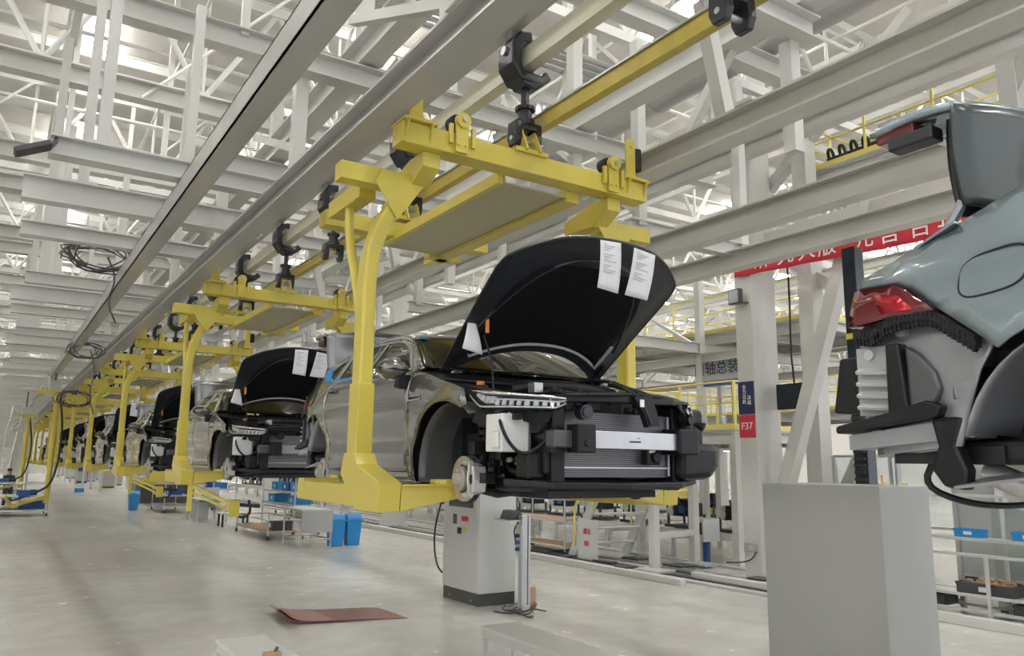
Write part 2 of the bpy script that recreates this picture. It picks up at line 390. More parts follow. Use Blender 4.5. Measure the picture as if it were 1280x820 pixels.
# ---------------------------------------------------------------- overhead line rails (things)
def rail(name, x, z, y0, y1, w, h, label, mt='beam', kind='i', cat='beam'):
    t = thing(name, label, cat, (x, y0, z))
    b = MB()
    if kind == 'i': b.ibeam((x, y0, z), (x, y1, z), w, h, .02, .02)
    elif kind == 'b': b.bar((x, y0, z), (x, y1, z), w, h)
    elif kind == 'c': b.box(x - w / 2, x - w / 2 + .014, y0, y1, z - h / 2, z + h / 2).box(x - w / 2, x + w / 2, y0, y1, z - h / 2, z - h / 2 + .014).box(x - w / 2, x + w / 2, y0, y1, z + h / 2 - .014, z + h / 2)
    b.build('beam_section', M[mt], t, tuple(t.location))
    c = MB()
    for y in np.arange(y0 + 6.0, y1, 6.6): MB().box(x - w / 2 - .02, x + w / 2 + .02, y - .09, y + .09, z + h / 2, z + h / 2 + .03).build('clamp_plate', M['steel'], t, tuple(t.location))
    c.b.free(); return t
rail('tool_rail', 1.42, 4.94, -2, 100, .2, .22, 'long grey overhead beam, leftmost of the rails running down the hall', kind='c')
rail('guide_rail', 2.25, 4.93, -2, 100, .22, .22, 'glossy grey overhead beam over the left ends of the yellow carriers', kind='i')
rail('guide_rail', 4.96, 5.02, -2, 100, .22, .22, 'grey overhead beam over the right ends of the yellow carriers', 'beamlight', 'i')
rail('guide_rail', 7.05, 5.03, -2, 90, .22, .28, 'grey overhead beam crossing behind the raised bonnet, upper of the two beside the column', 'beamlight', 'i')
rail('guide_rail', 8.6, 5.11, -2, 90, .22, .27, 'grey overhead beam just above the red banner, lower of the two beside the column', 'beamlight', 'i')
rail('runway_beam', 2.97, 6.6, 0, 100, .24, .34, 'deep white beam high above the left carrier ends, carried by short posts', 'steel')
rail('runway_beam', 5.9, 6.6, -1, 100, .26, .36, 'deep white beam high above the right carrier ends with a diagonal brace', 'steel')
rail('conveyor_rail', 3.3, 5.98, -2, 100, .2, .26, 'grey channel beam directly above the cream conveyor rail', 'beam')
rail('conveyor_rail', 3.5, 5.62, -2, 100, .12, .17, 'cream box rail gripped by the black trolley hooks', 'cream', 'b', 'rail')
t = thing('conveyor_rail', 'worn yellow lower rail with steel top just under the trolley hooks', 'rail', (3.68, -2, 5.1))
MB().box(3.64, 3.72, -2, 100, 5.04, 5.16).build('rail_body', M['railyellow'], t, tuple(t.location)); MB().box(3.62, 3.74, -2, 100, 5.162, 5.18).build('running_strip', M['alu'], t, tuple(t.location))

# cross beams over the line with their hangers
def cross_frame(y, x0, x1, z=5.18, h=.26, hang=(0.55, 1.66), label='', group=None, top=7.95):
    t = thing('support_frame', label, 'frame', ((x0 + x1) / 2, y, z), group); O = tuple(t.location)
    MB().ibeam((x0, y, z), (x1, y, z), .2, h).build('cross_beam', M['steel'], t, O)
    for hx in hang:
        MB().bar((hx, y, z + h / 2), (hx, y, top), .11).box(hx - .14, hx + .14, y - .1, y + .1, z + h / 2, z + h / 2 + .02).build('hanger_post', M['steel'], t, O)
    return t
ORD = 'first second third fourth fifth sixth seventh eighth ninth tenth eleventh twelfth thirteenth fourteenth fifteenth sixteenth seventeenth eighteenth nineteenth twentieth'.split() + ['twenty-' + w for w in 'first second third fourth fifth sixth seventh eighth ninth'.split()]
for i in range(13):
    cross_frame(9.95 + 6.6 * i, -0.03, 2.6, h=.28, label='%s deep cross beam with a free left end over the two left rails' % ORD[i], group='deep cross beams over the two left rails')
    cross_frame(8.45 + 6.6 * i, 0.15, 2.5, h=.20, hang=(.6,), label='%s shallow cross beam over the two left rails, just before the %s deep one' % (ORD[i], ORD[i]), group='shallow cross beams over the two left rails')
    cross_frame(11.8 + 6.6 * i, 0.0, 2.5, h=.20, hang=(.3, 1.9), label='%s shallow cross beam standing just behind the %s deep one' % (ORD[i], ORD[i]), group='shallow cross beams over the two left rails')
for i in range(26):
    y = 4.2 + 3.3 * i
    t = thing('support_frame', '%s white braced cross beam from the front above the conveyor rails' % ORD[i], 'frame', (4.2, y, 6.28), 'cross beams above the conveyor rails')
    O = tuple(t.location)
    MB().ibeam((2.2, y, 6.27), (6.1, y, 6.27), .2, .24).build('cross_beam', M['steel'], t, O)
    for hx in (2.3, 5.9): MB().bar((hx, y + .12, 5.06), (hx, y + .12, 6.15), .13).build('hanger_post', M['steel'], t, O)
    for hx in (2.97, 5.9): MB().bar((hx, y + .12, 6.78), (hx, y + .12, 7.9), .15).build('hanger_post', M['steel'], t, O)
    MB().bar((4.96, y + .1, 5.15), (4.72, y + .1, 6.15), .12).build('hanger_post', M['steel'], t, O)
    MB().bar((5.95, y + .2, 7.2), (5.95, y + 1.6, 5.6), .1).build('diagonal_brace', M['steel'], t, O)
    MB().bar((2.45, y + .2, 5.4), (2.45, y + 2.4, 6.35), .09).build('diagonal_brace', M['steel'], t, O)
for i in range(10):                                        # frames that carry the two right-hand beams
    y = 7.5 + 6.6 * i
    t = thing('support_frame', '%s white hanging frame from the front over the two beams right of the line' % ORD[i], 'frame', (7.9, y, 5.2), 'frames over the right-hand beams'); O = tuple(t.location)
    MB().ibeam((6.7, y, 5.31), (9.1, y, 5.31), .18, .22).build('cross_beam', M['steel'], t, O)
    for hx in (6.9, 8.9): MB().bar((hx, y, 5.35), (hx, y, 8), .14).build('hanger_post', M['steel'], t, O)
    MB().bar((6.9, y, 5.5), (6.9, y + 2.6, 7.7), .08).build('diagonal_brace', M['steel'], t, O)
# round ducts
for j, (x, z, r) in enumerate(((9.7, 9.12, .42), (10.9, 10.2, .35))):
    t = thing('air_duct', ('wide silver round duct running above the right-hand carriers' if j == 0 else 'narrower silver round duct, the upper one on the right'), 'duct', (x, 2, z)); O = tuple(t.location)
    MB().cyl((x, -1, z), (x, 90, z), r, 24).build('duct_body', M['galv'], t, O, smooth=True)
    b = MB()
    for y in np.arange(1, 90, 1.5): b.cyl((x, y, z), (x, y + .05, z), r + .02, 24)
    b.build('duct_flange', M['galv'], t, O)
# conduit bundle across the upper left
for k in range(4):
    tag(MB().cyl((-25, 9.6 + .16 * k, 8.95 - .02 * k), (9, 9.6 + .16 * k, 8.95 - .02 * k), .055, 8).build('conduit_pipe', M['galv'], smooth=True), '%s of four parallel shiny conduit pipes crossing the upper left roof space' % ORD[k], 'pipe', 'conduit bundle at upper left')
for k in range(3):
    tag(MB().cyl((-25, 22.6 + .2 * k, 8.9), (9, 22.6 + .2 * k, 8.9), .055, 8).build('conduit_pipe', M['galv'], smooth=True), '%s of three conduit pipes crossing the roof space farther back' % ORD[k], 'pipe', 'farther conduit bundle')

# ---------------------------------------------------------------- yellow overhead carrier
PITCH = 6.6
def make_carrier():
    O = (3.55, 5.6, 1.86)
    t = thing('overhead_carrier', '', 'carrier', O); Y = M['yellow']
    def P(mb, n, m_=Y, par=t, **k): return mb.build(n, m_, par, O if par is t else O, **k)
    b = MB().box(2.33, 4.80, 5.12, 5.30, 4.59, 4.76)
    b.box(2.33, 2.62, 5.08, 5.34, 4.765, 4.785).box(4.55, 4.82, 5.08, 5.34, 4.765, 4.785)
    for x in (2.36, 2.56, 4.56, 4.76): b.prism([(5.06, 4.77), (5.12, 4.77), (5.12, 4.62)], 'x', x, x + .012)
    P(b, 'front_beam', bevel=.006)
    P(MB().box(2.55, 4.45, 7.35, 7.55, 4.55, 4.71), 'rear_beam', bevel=.006)
    P(MB().box(3.36, 4.02, 5.32, 7.72, 4.535, 4.55).box(3.36, 3.375, 5.32, 7.72, 4.535, 4.60), 'drip_pan', M['pan'])
    b = MB().box(4.02, 4.16, 5.31, 8.1, 4.50, 4.62).box(3.30, 3.355, 5.31, 7.72, 4.52, 4.62)
    for y in (6.3, 7.2): b.box(3.36, 4.02, y, y + .07, 4.555, 4.61)
    b.box(3.9, 4.3, 7.72, 7.86, 4.50, 4.62); P(b, 'side_beam', bevel=.005)
    # trolley brackets
    for y in (5.21, 7.45):
        b = MB()
        for dx in (-.075, .06): b.prism([(y - .16, 4.765), (y + .16, 4.765), (y + .06, 4.97), (y - .06, 4.97)], 'x', 3.5 + dx, 3.515 + dx)
        b.box(3.34, 3.66, y - .12, y + .12, 4.75, 4.785); b.prism([(3.36, 4.78), (3.425, 4.78), (3.425, 4.93)], 'y', y - .01, y + .01); b.prism([(3.64, 4.78), (3.575, 4.78), (3.575, 4.93)], 'y', y - .01, y + .01)
        P(b, 'trolley_bracket')
    # clamp rollers on the front beam
    for x in (2.83, 4.38):
        b = MB().box(x - .055, x + .055, 5.085, 5.11, 4.60, 4.83).cyl((x, 5.06, 4.86), (x, 5.11, 4.86), .062, 18)
        for dx in (-.11, .09): b.box(x + dx, x + dx + .03, 5.085, 5.115, 4.66, 4.82)
        for dx in (-.03, .03): b.cyl((x + dx, 5.07, 4.66), (x + dx, 5.09, 4.66), .012, 8)
        q = P(b, 'clamp_plate'); P(MB().cyl((x - .02, 5.14, 4.86), (x - .02, 5.22, 4.86), .07, 16), 'roller', M['rubber'], q)
        P(MB().cyl((x, 5.04, 4.86), (x, 5.06, 4.86), .02, 10), 'pin', M['alu'], q)
    # upright guide rollers at both beam ends
    for x, s in ((4.70, 1), (2.50, -1)):
        b = MB().prism([(x - .10, 4.785), (x + .08, 4.785), (x + .03, 4.86), (x + .03, 5.16), (x, 5.20), (x - .05, 5.20), (x - .08, 5.16), (x - .08, 4.86)], 'y', 5.19, 5.205)
        b.prism([(5.205, 4.8), (5.30, 4.8), (5.205, 5.0)], 'x', x - .03, x - .018).box(x - .12, x + .1, 5.10, 5.32, 4.785, 4.80).cyl((x - .02, 5.17, 5.13), (x - .02, 5.19, 5.13), .016, 8)
        P(b, 'guide_bracket'); P(MB().cyl((x + .085 * s, 5.24, 4.93), (x + .085 * s, 5.24, 5.13), .05, 16).box(*sorted((x, x + .09 * s)), 5.22, 5.25, 5.02, 5.04), 'guide_roller', M['rubber'])
    for s in (1, -1):
        X = lambda x: 3.55 + s * (x - 3.55)            # mirror about the carrier centre
        post = [(X(2.25), 5.49, 2.22), (X(2.25), 5.49, 2.9), (X(2.25), 5.49, 3.55), (X(2.27), 5.49, 3.78), (X(2.33), 5.49, 3.98), (X(2.43), 5.49, 4.18), (X(2.58), 5.49, 4.40)]
        P(MB().sweepbox(post, .11, .16, (0, 1, 0)), 'post', bevel=.02)
        P(MB().bar((X(2.25), 5.49, 2.25), (X(2.25), 5.49, 2.78), .128, .178, (0, 1, 0)), 'post_sleeve', bevel=.006)
        xa, xb = sorted((X(2.55), X(2.70)))
        P(MB().prism([(5.85, 4.38), (5.40, 4.36), (5.20, 4.47), (5.20, 4.588), (5.45, 4.588), (5.85, 4.50)], 'x', xa, xb), 'side_arm', bevel=.006)
        xa, xb = sorted((X(2.22), X(2.36))); P(MB().box(xa, xb, 5.65, 6.35, 4.28, 4.42), 'rear_stub', bevel=.006)
        xa, xb = sorted((X(1.98), X(2.62))); g = MB().box(xa, xb, 5.42, 5.56, 4.32, 4.46)
        g.prism([(X(2.25), 4.33), (X(2.30), 4.44), (X(2.72), 4.46), (X(2.44), 4.06)], 'y', 5.385, 5.40)
        P(g, 'guide_arm', bevel=.004)
        P(MB().tube([(X(2.28), 6.0, 4.32), (X(2.27), 5.95, 4.0), (X(2.26), 5.72, 3.6), (X(2.26), 5.58, 3.2)], .038, 12, 1), 'brace_tube', smooth=True)
        xa, xb = sorted((X(2.12), X(2.36)))
        P(MB().prism([(5.39, 2.27), (5.59, 2.27), (5.64, 2.12), (5.34, 1.875), (4.95, 1.875), (4.93, 2.07), (5.34, 2.19)], 'x', *sorted((X(2.17), X(2.335)))), 'foot_knee', bevel=.006)
        P(MB().box(*sorted((X(2.345), X(2.52))), 5.1, 7.05 , 1.875, 2.035), 'sill_beam', bevel=.006)
        # tapered arm that carries the sill
        xe = X(3.02); xi = X(2.34)
        P(MB().prism([(xi, 2.06), (xe, 2.06), (xe, 2.0), (xi, 1.88)], 'y', 4.94, 5.10).box(*sorted((xi, xe)), 4.92, 5.12, 2.045, 2.06), 'support_arm', bevel=.004)
        P(MB().prism([(xi, 2.06), (xe, 2.06), (xe, 2.0), (xi, 1.88)], 'y', 6.95, 7.12), 'support_arm', bevel=.004)
        for y in (5.02, 7.04):
            P(MB().cyl((X(2.70), y, 2.06), (X(2.70), y, 2.09), .09, 14), 'support_pad', M['orange'] if False else Y)
        bb = MB()
        for y in (5.06, 5.02):
            for z in (1.90, 2.0): bb.cyl((X(2.34) - .01 * s, 5.30 + (5.06 - y), z), (X(2.34) - .03 * s, 5.30 + (5.06 - y), z), .012, 8)
        P(bb, 'bolt', M['dark'])
    return t
car_no = ['nearest', 'second nearest', 'third nearest', 'fourth nearest', 'fifth nearest', 'sixth nearest', 'seventh nearest', 'eighth nearest', 'ninth nearest', 'tenth nearest', 'eleventh nearest', 'twelfth nearest']
carrier = make_carrier()
for i in range(12):
    c = carrier if i == 0 else copy_tree(carrier)
    c.location = (3.55, 5.6 + PITCH * i, 1.86)
    c['label'] = '%s yellow overhead carrier frame, around the %s grey car in the row' % (car_no[i], car_no[i]); c['group'] = 'yellow overhead carriers'

# black trolley hooks on the rail
def make_trolley(hang=True):
    O = (3.5, 0, 4.86)
    t = thing('conveyor_trolley', '', 'trolley', O)
    b = MB(); pts = [(3.50, 0, 5.80), (3.40, 0, 5.79), (3.34, 0, 5.70), (3.34, 0, 5.53), (3.40, 0, 5.44), (3.60, 0, 5.43), (3.67, 0, 5.50)]
    b.sweepbox(pts, .095, .24, (0, 1, 0)); b.prism([(3.34, 5.48), (3.64, 5.46), (3.56, 5.36), (3.44, 5.36)], 'y', -.10, .10); b.build('hook_body', M['blackgloss'], t, O, bevel=.02)
    MB().cyl((3.27, 0, 5.66), (3.34, 0, 5.66), .04, 14).box(3.33, 3.37, -.04, .04, 5.78, 5.9).build('pin', M['alu'], t, O)
    MB().cyl((3.5, 0, 5.20), (3.5, 0, 5.44), .035, 10).cyl((3.5, 0, 5.17), (3.5, 0, 5.2), .085, 16).cyl((3.5, 0, 5.06), (3.5, 0, 5.17), .06, 16).cyl((3.5, 0, 5.03), (3.5, 0, 5.08), .085, 16).build('swivel', M['blackgloss'], t, O, smooth=True)
    b = MB()
    for dx in (-.10, .10): b.prism([(-.07, 5.05), (.07, 5.05), (.08, 4.9), (.05, 4.83), (-.05, 4.83), (-.08, 4.9)], 'x', 3.5 + dx - .03, 3.5 + dx + .03)
    b.box(3.41, 3.59, -.07, .07, 4.985, 5.05); b.build('yoke', M['blackgloss'], t, O, bevel=.012)
    MB().cyl((3.36, 0, 4.90), (3.64, 0, 4.90), .022, 10).build('pivot_pin', M['alu'], t, O)
    return t
trol = make_trolley(); used = False
spots = []
for i in range(12):
    spots += [(5.21 + PITCH * i, 'over the front beam of'), (7.45 + PITCH * i, 'over the rear beam of')]
for i in range(11): spots.append((9.75 + PITCH * i, 'hanging free behind'))
spots.append((2.95, 'free'))
for k, (y, w) in enumerate(spots):
    c = trol if not used else copy_tree(trol); used = True; c.location = (3.5, y, 4.86); i = int(round((y - 6.3) / PITCH))
    if w == 'free': c['label'] = 'black trolley hook on the rail at the top edge of the picture'
    else: c['label'] = 'black trolley hook on the rail, %s the %s yellow carrier' % (w, car_no[min(11, max(0, i if 'free' not in w else int((y - 9.7) / PITCH + .2)))])
    c['group'] = 'black trolley hooks'

# ---------------------------------------------------------------- the car (local: x across, y front axle -> rear, z from tyre ground line)
_ZT = [.20, .28, .36, .50, .62, .76, .86, .95, 1.05, 1.14, 1.25, 1.38, 1.48, 1.56]
_WT = [.80, .845, .868, .890, .880, .903, .905, .893, .872, .838, .772, .690, .620, .560]
def W(y, z):
    w = float(np.interp(z, _ZT, _WT))
    if y < .45: w -= .10 * ((.45 - y) / 1.3) ** 2 + .0
    if y > 2.3: w -= .15 * ((y - 2.3) / 1.25) ** 2
    for cy in (0.0, 2.71):
        d = math.hypot(y - cy, z - .38)
        if .4 < d < .62 and z > .3: w += .018 * (1 - (d - .4) / .22)
    if .6 < y < 2.5 and z < .95: w -= .016 * math.exp(-((z - .6) / .12) ** 2)
    return w
def side_panel(name, parent, outline, holes, sx, m_, step=.055, inset=0.0, thick=.012, extra=None):
    verts = []; edges = []
    def loop(P):
        n0 = len(verts); Q = []
        for i in range(len(P)):
            a = np.array(P[i], float); c = np.array(P[(i + 1) % len(P)], float); n = max(1, int(np.linalg.norm(c - a) / step))
            Q += [tuple(a + (c - a) * k / n) for k in range(n)]
        verts.extend(Vector(q) for q in Q); edges.extend((n0 + i, n0 + (i + 1) % len(Q)) for i in range(len(Q)))
    loop(outline)
    for h in holes: loop(h)
    A = np.array(outline); y0, z0 = A.min(0); y1, z1 = A.max(0)
    B = [tuple(v) for v in verts]
    bv = np.array(B)
    y = y0 + step * .5
    while y < y1:
        z = z0 + step * .5
        while z < z1:
            if inside((y, z), outline) and not any(inside((y, z), h) for h in holes) and np.min(np.hypot(bv[:, 0] - y, bv[:, 1] - z)) > step * .45:
                verts.append(Vector((y, z)))
            z += step
        y += step
    r = delaunay_2d_cdt(verts, edges, [], 0, 1e-5)
    b = bmesh.new(); vs = [b.verts.new((sx * (W(v.x, v.y) - inset), v.x, v.y)) for v in r[0]]
    for f in r[2]:
        c = sum((Vector(r[0][i]) for i in f), Vector((0, 0))) / len(f)
        if inside(c, outline) and not any(inside(c, h) for h in holes):
            try: b.faces.new([vs[i] for i in (f if sx > 0 else f[::-1])])
            except ValueError: pass
    for v in [v for v in b.verts if not v.link_faces]: b.verts.remove(v)
    mb = MB(); mb.b.free(); mb.b = b
    o = mb.build(name, m_, parent, smooth=True, recalc=False, angle=50)
    if thick:
        md = o.modifiers.new('solid', 'SOLIDIFY'); md.thickness = thick; md.offset = -1
    return o
ROOF = cr([(.42, 1.135), (.80, 1.335), (1.12, 1.475), (1.5, 1.54), (1.9, 1.55), (2.25, 1.53), (2.6, 1.475), (2.9, 1.39), (3.12, 1.30), (3.30, 1.225)], 5)
def roof_z(y): return float(np.interp(y, [p[0] for p in ROOF], [p[1] for p in ROOF]))
WIN1 = cr([(.66, 1.150), (.84, 1.275), (1.05, 1.39), (1.30, 1.46), (1.60, 1.485)], 4) + [(1.62, 1.165)]
WIN2 = [(1.72, 1.168)] + cr([(1.72, 1.49), (1.95, 1.493), (2.2, 1.475), (2.34, 1.455)], 4) + [(2.34, 1.185)]
WIN3 = [(2.41, 1.19), (2.41, 1.43), (2.62, 1.385), (2.80, 1.325), (2.84, 1.28)]
DOOR1 = [(.60, .36), (.575, .60), (.575, .85), (.59, 1.00), (.62, 1.135), (.80, 1.27), (1.03, 1.415), (1.29, 1.482), (1.665, 1.508), (1.665, .36)]
DOOR2 = [(1.675, .36), (1.675, 1.508), (1.96, 1.515), (2.22, 1.495), (2.37, 1.47), (2.375, 1.19), (2.42, 1.06), (2.405, .94), (2.34, .80), (2.275, .65), (2.24, .5), (2.225, .36)]
def grow(P, d):
    c = np.mean(P, 0); out = []
    n = len(P)
    area = sum(P[i][0] * P[(i + 1) % n][1] - P[(i + 1) % n][0] * P[i][1] for i in range(n)); s = 1 if area > 0 else -1
    for i in range(n):
        a, p, q = np.array(P[i - 1], float), np.array(P[i], float), np.array(P[(i + 1) % n], float)
        e1 = (p - a) / (np.linalg.norm(p - a) + 1e-9); e2 = (q - p) / (np.linalg.norm(q - p) + 1e-9)
        nn = np.array([e1[1] + e2[1], -(e1[0] + e2[0])]); L = np.linalg.norm(nn)
        out.append(tuple(p + s * d * nn / max(L, .3) * (2 / max(L, 1.2) if L > 0 else 1)))
    return out
def make_car(paint='paint'):
    C_ = thing('car', '', 'car', (3.5, 4.88, 1.78)); pm = M[paint]
    for sx in (-1, 1):
        # fender
        fend = [(.568, .33), (.49, .33)] + arc(.0, .38, .475, -6, 118, 16)[1:] + [(-.30, .815), (-.245, .925)] + cr([(-.12, .965), (.1, 1.02), (.3, 1.075), (.5, 1.115)], 4) + [(.585, 1.10), (.575, 1.0), (.565, .85), (.565, .60)]
        f = side_panel('front_fender', C_, fend, [], sx, pm)
        # emblem slots behind the wheel
        b = MB()
        vy0, vy1, vz = .33, .55, .90
        x = lambda y, z: sx * (W(y, z) + .004)
        b.verts_faces([(x(vy0, vz - .01), vy0, vz - .012), (x(vy1, vz), vy1, vz - .02), (x(vy1, vz), vy1, vz + .02), (x(vy0, vz), vy0 + .03, vz + .02)], [(0, 1, 2, 3)])
        q = b.build('side_vent', M['chrome'], f, solid=.006)
        b = MB()
        for k in range(5): yy = .36 + k * .036; b.bar((x(yy, vz) + sx * .004, yy, vz - .006), (x(yy, vz) + sx * .004, yy + .018, vz + .012), .012, .006)
        b.build('vent_slot', M['black'], f)
        d1 = side_panel('front_door', C_, DOOR1, [WIN1], sx, pm); d2 = side_panel('rear_door', C_, DOOR2, [WIN2], sx, pm)
        outline = [(.50, .275), (.50, .325), (.578, .328)] + [(.565, .6), (.565, .85), (.585, 1.0), (.60, 1.105)][:0]
        side = [(.50, .275), (.50, .32), (.575, .322), (.572, .355), (.590, .358)]
        side = [(.50, .275), (.50, .322), (.574, .322)] + [(.593, .355)]
        # rocker + pillars + quarter as one frame: outer boundary minus door openings
        outer = [(.50, .275), (.50, .322), (.585, .322), (.568, .60), (.568, .85), (.582, 1.0), (.592, 1.09), (.50, 1.125)] + [ROOF[0]] + ROOF[1:] + [(3.50, 1.165), (3.52, 1.125), (3.49, 1.122), (3.33, 1.105), (3.26, 1.065), (3.15, .975)] + [(3.04, .89), (2.97, .835)] + arc(2.71, .38, .43, 58, 186, 20, .50) + [(2.27, .275)]
        h1 = grow(DOOR1, .006); h2 = grow(DOOR2, .006)
        # keep the holes strictly inside the outline
        h1 = [(max(p[0], .578), p[1]) for p in h1]
        q = side_panel('body_side', C_, outer, [h1, h2, WIN3], sx, pm)
        b = MB(); xx = lambda y, z, o=.0: sx * (W(y, z) + o)
        # windows
        for nm, wp in (('side_window', WIN1), ('side_window', WIN2), ('side_window', WIN3)):
            side_panel(nm, C_, wp, [], sx, M['glass'], inset=.014, thick=0)
            b = MB(); P3 = [(xx(p[0], p[1], -.002), p[0], p[1]) for p in wp]; b.tube(P3 + [P3[0]], .008, 6); b.build('window_trim', M['chrome'] if nm == '' else M['alu'], C_)
        b = MB()
        b.bar((xx(1.67, 1.165, -.004), 1.67, 1.165), (xx(1.67, 1.47, -.004), 1.67, 1.47), .012, .085, (0, 1, 0)); b.build('pillar_trim', M['black'], C_)
        # door handles
        for y in (1.45, 2.28):
            z = 1.06 + (y - 1.45) * .03
            b = MB(); b.tube([(xx(y - .1, z, -.002), y - .1, z), (xx(y - .07, z, .032), y - .07, z + .006), (xx(y + .05, z, .034), y + .05, z + .008), (xx(y + .1, z, -.002), y + .1, z)], .013, 8, 1)
            b.build('door_handle', pm, C_, smooth=True)
        # mirror
        b = MB(); mx = sx * 1.0
        b.ball((mx, .62, 1.135), 1, .125, .075, .073, 16); mo = b.build('wing_mirror', pm, C_, smooth=True)
        MB().prism([(.60, 1.09), (.66, 1.09), (.70, 1.0), (.60, .98)], 'x', sx * .86, sx * .95).tube([(sx * .86, .63, 1.04), (sx * .91, .63, 1.07), (sx * .95, .63, 1.10)], .028, 8).build('mirror_foot', M['black'], mo)
        MB().cyl((mx, .665, 1.135), (mx, .70, 1.133), .085, 16).build('mirror_glass', M['chrome'], mo)
        b = MB(); b.tube([(sx * 1.115, .59, 1.13), (sx * 1.0, .535, 1.122), (sx * .88, .58, 1.12)], .007, 6); b.build('mirror_trim', M['black'], mo)
        # inner wheel housings
        for cy, nm in ((0.0, 'front_wheel_housing'), (2.71, 'rear_wheel_housing')):
            b = MB(); xo = .80 if cy else .84; xi = .46
            a0_ = 18 if cy else -12; rx = .41 if cy else .46; rz = .49 if cy else .46; a1 = 192 if cy else 125
            b.grid(lambda u, v: (sx * lerp(xo, xi, v), cy + (rx - .03 * v) * math.cos(math.radians(lerp(a0_, a1, u))), .38 + (rz + .02 * math.sin(v * 3)) * math.sin(math.radians(lerp(a0_, a1, u)))), 22, 6)
            b.build(nm, M['wheelhouse'] if not cy else M['primer'], C_, smooth=True, solid=.006)
            b = MB(); 
            if cy:
                b.grid(lambda u, v: (sx * (.50 + .05 * math.sin(5 * u + 3 * v)), lerp(2.33, 3.10, u), lerp(.50, .84, v)), 8, 8)
                b.build('inner_quarter', M['primer'], C_, smooth=True, solid=.01)
            if not cy:
                b.grid(lambda u, v: (sx * (.50 + .05 * math.sin(5 * u + 3 * v)), lerp(-.2, .5, u), lerp(.26, .86, v)), 8, 8)
                b.build('inner_fender', M['wheelhouse'], C_, smooth=True, solid=.01)
        # brakes, hubs
        for cy in (-.09, 2.69):
            X = .765
            r_ = .155 if cy < 1 else .145
            d = MB().cyl((sx * (X - .012), cy, .32), (sx * (X + .012), cy, .32), r_, 40).cyl((sx * X, cy, .32), (sx * (X + .045), cy, .32), .085, 28).build('brake_disc', M['disc'], C_, bevel=.003)
            b = MB().cyl((sx * (X + .04), cy, .32), (sx * (X + .075), cy, .32), .035, 20)
            for k in range(5): a = k * 1.2566; b.cyl((sx * (X + .045), cy + .056 * math.cos(a), .32 + .056 * math.sin(a)), (sx * (X + .052), cy + .056 * math.cos(a), .32 + .056 * math.sin(a)), .009, 8)
            b.build('hub', M['cast'], d)
            b = MB().cyl((sx * (X + .012), cy, .32), (sx * (X + .0125), cy, .32), .098, 28).build('hub_recess', M['rubber'], d)
            MB().cyl((sx * (X - .05), cy, .32), (sx * (X - .04), cy, .32), r_ + .008, 30).build('dust_shield', M['dark'], d)
            cs = -1
            cal = MB(); pts = [(cy + cs * .085, .21), (cy + cs * .18, .235), (cy + cs * .20, .32), (cy + cs * .18, .405), (cy + cs * .085, .43), (cy + cs * .12, .36), (cy + cs * .12, .28)]
            cal.prism(pts, 'x', sx * (X - .06), sx * (X + .04)); cl = cal.build('brake_caliper', M['cast'], C_, bevel=.008)
            MB().box(*sorted((sx * (X + .035), sx * (X + .045))), cy - .175, cy - .14, .29, .35).build('pad_window', M['rubber'], cl)
            b = MB()
            for z in (.215, .425): b.cyl((sx * (X + .03), cy - .15, z), (sx * (X + .03), cy - .06, z), .018, 8)
            b.tube([(sx * (X + .045), cy - .15, .22), (sx * (X + .055), cy - .15, .32), (sx * (X + .045), cy - .15, .42)], .01, 6); b.build('caliper_bracket', M['cast'], cl)
            b = MB().cyl((sx * .5, cy, .32), (sx * .70, cy, .32), .05, 10).tube([(sx * .70, cy + .02, .27), (sx * .5, cy + .02, .23), (sx * .25, cy + .1, .24)], .035, 8)
            b.tube([(sx * .70, cy - .02, .26), (sx * .58, cy - .12, .22), (sx * .4, cy - .2, .25)], .03, 8)
            b.build('suspension_arm', M['black'], C_, smooth=True)
            b = MB().cyl((sx * .62, cy, .36), (sx * .56, cy + .03, .86), .028, 12)
            sp = [(sx * (.585) + .06 * math.cos(k * .7), cy + .02 + .06 * math.sin(k * .7), .55 + k * .0058) for k in range(50)]
            b.tube(sp, .009, 5); b.build('suspension_strut', M['black'], C_)
    # roof, windscreen, rear window
    def roofp(u, v, ya=1.05, yb=2.35, rise=.055):
        y = lerp(ya, yb, u); z = roof_z(y); w = W(y, z) - .001; s = 2 * v - 1
        return (w * s, y, z + rise * (1 - s * s) * math.sin(math.pi * min(1, .25 + u * .5)))
    MB().grid(roofp, 16, 14).build('roof', pm, C_, smooth=True, solid=.012)
    def ws(u, v):
        y = lerp(.43, 1.05, u); z = roof_z(y); w = W(y, z) - .012; s = 2 * v - 1; q = 1 - abs(s) ** 2.2
        return (w * s, y - (.27 * (1 - u)) * q, z + .0 + (.045 * u - .035 * (1 - u) + .02 * math.sin(u * 3.14)) * q)
    MB().grid(ws, 12, 18).build('windscreen', M['glass'], C_, smooth=True, solid=.005)
    def ws2(u, v):
        p = Vector(ws(u * .0 + (.0 if u < .5 else .0), v)); return (p.x, p.y - .05 * (1 - u) + .015, p.z - .03 - .06 * (1 - u))
    MB().grid(ws2, 3, 18).build('cowl_panel', M['black'], C_, smooth=True, solid=.01)
    b = MB(); b.grid(lambda u, v: (lambda p: (p[0] * 1.0, p[1] + .003, p[2] + .004))(ws(.90 + .1 * u, v)), 1, 18); b.build('windscreen_frit', M['black'], C_, smooth=True)
    def rw(u, v):
        y = lerp(2.35, 3.02, u); z = roof_z(y); w = W(y, z) - .03; s = 2 * v - 1; q = 1 - s * s
        return (w * s, y + .06 * u * q, z + .04 * (1 - u) * q + .02 * q)
    MB().grid(rw, 8, 12).build('rear_window', M['glass'], C_, smooth=True, solid=.005)
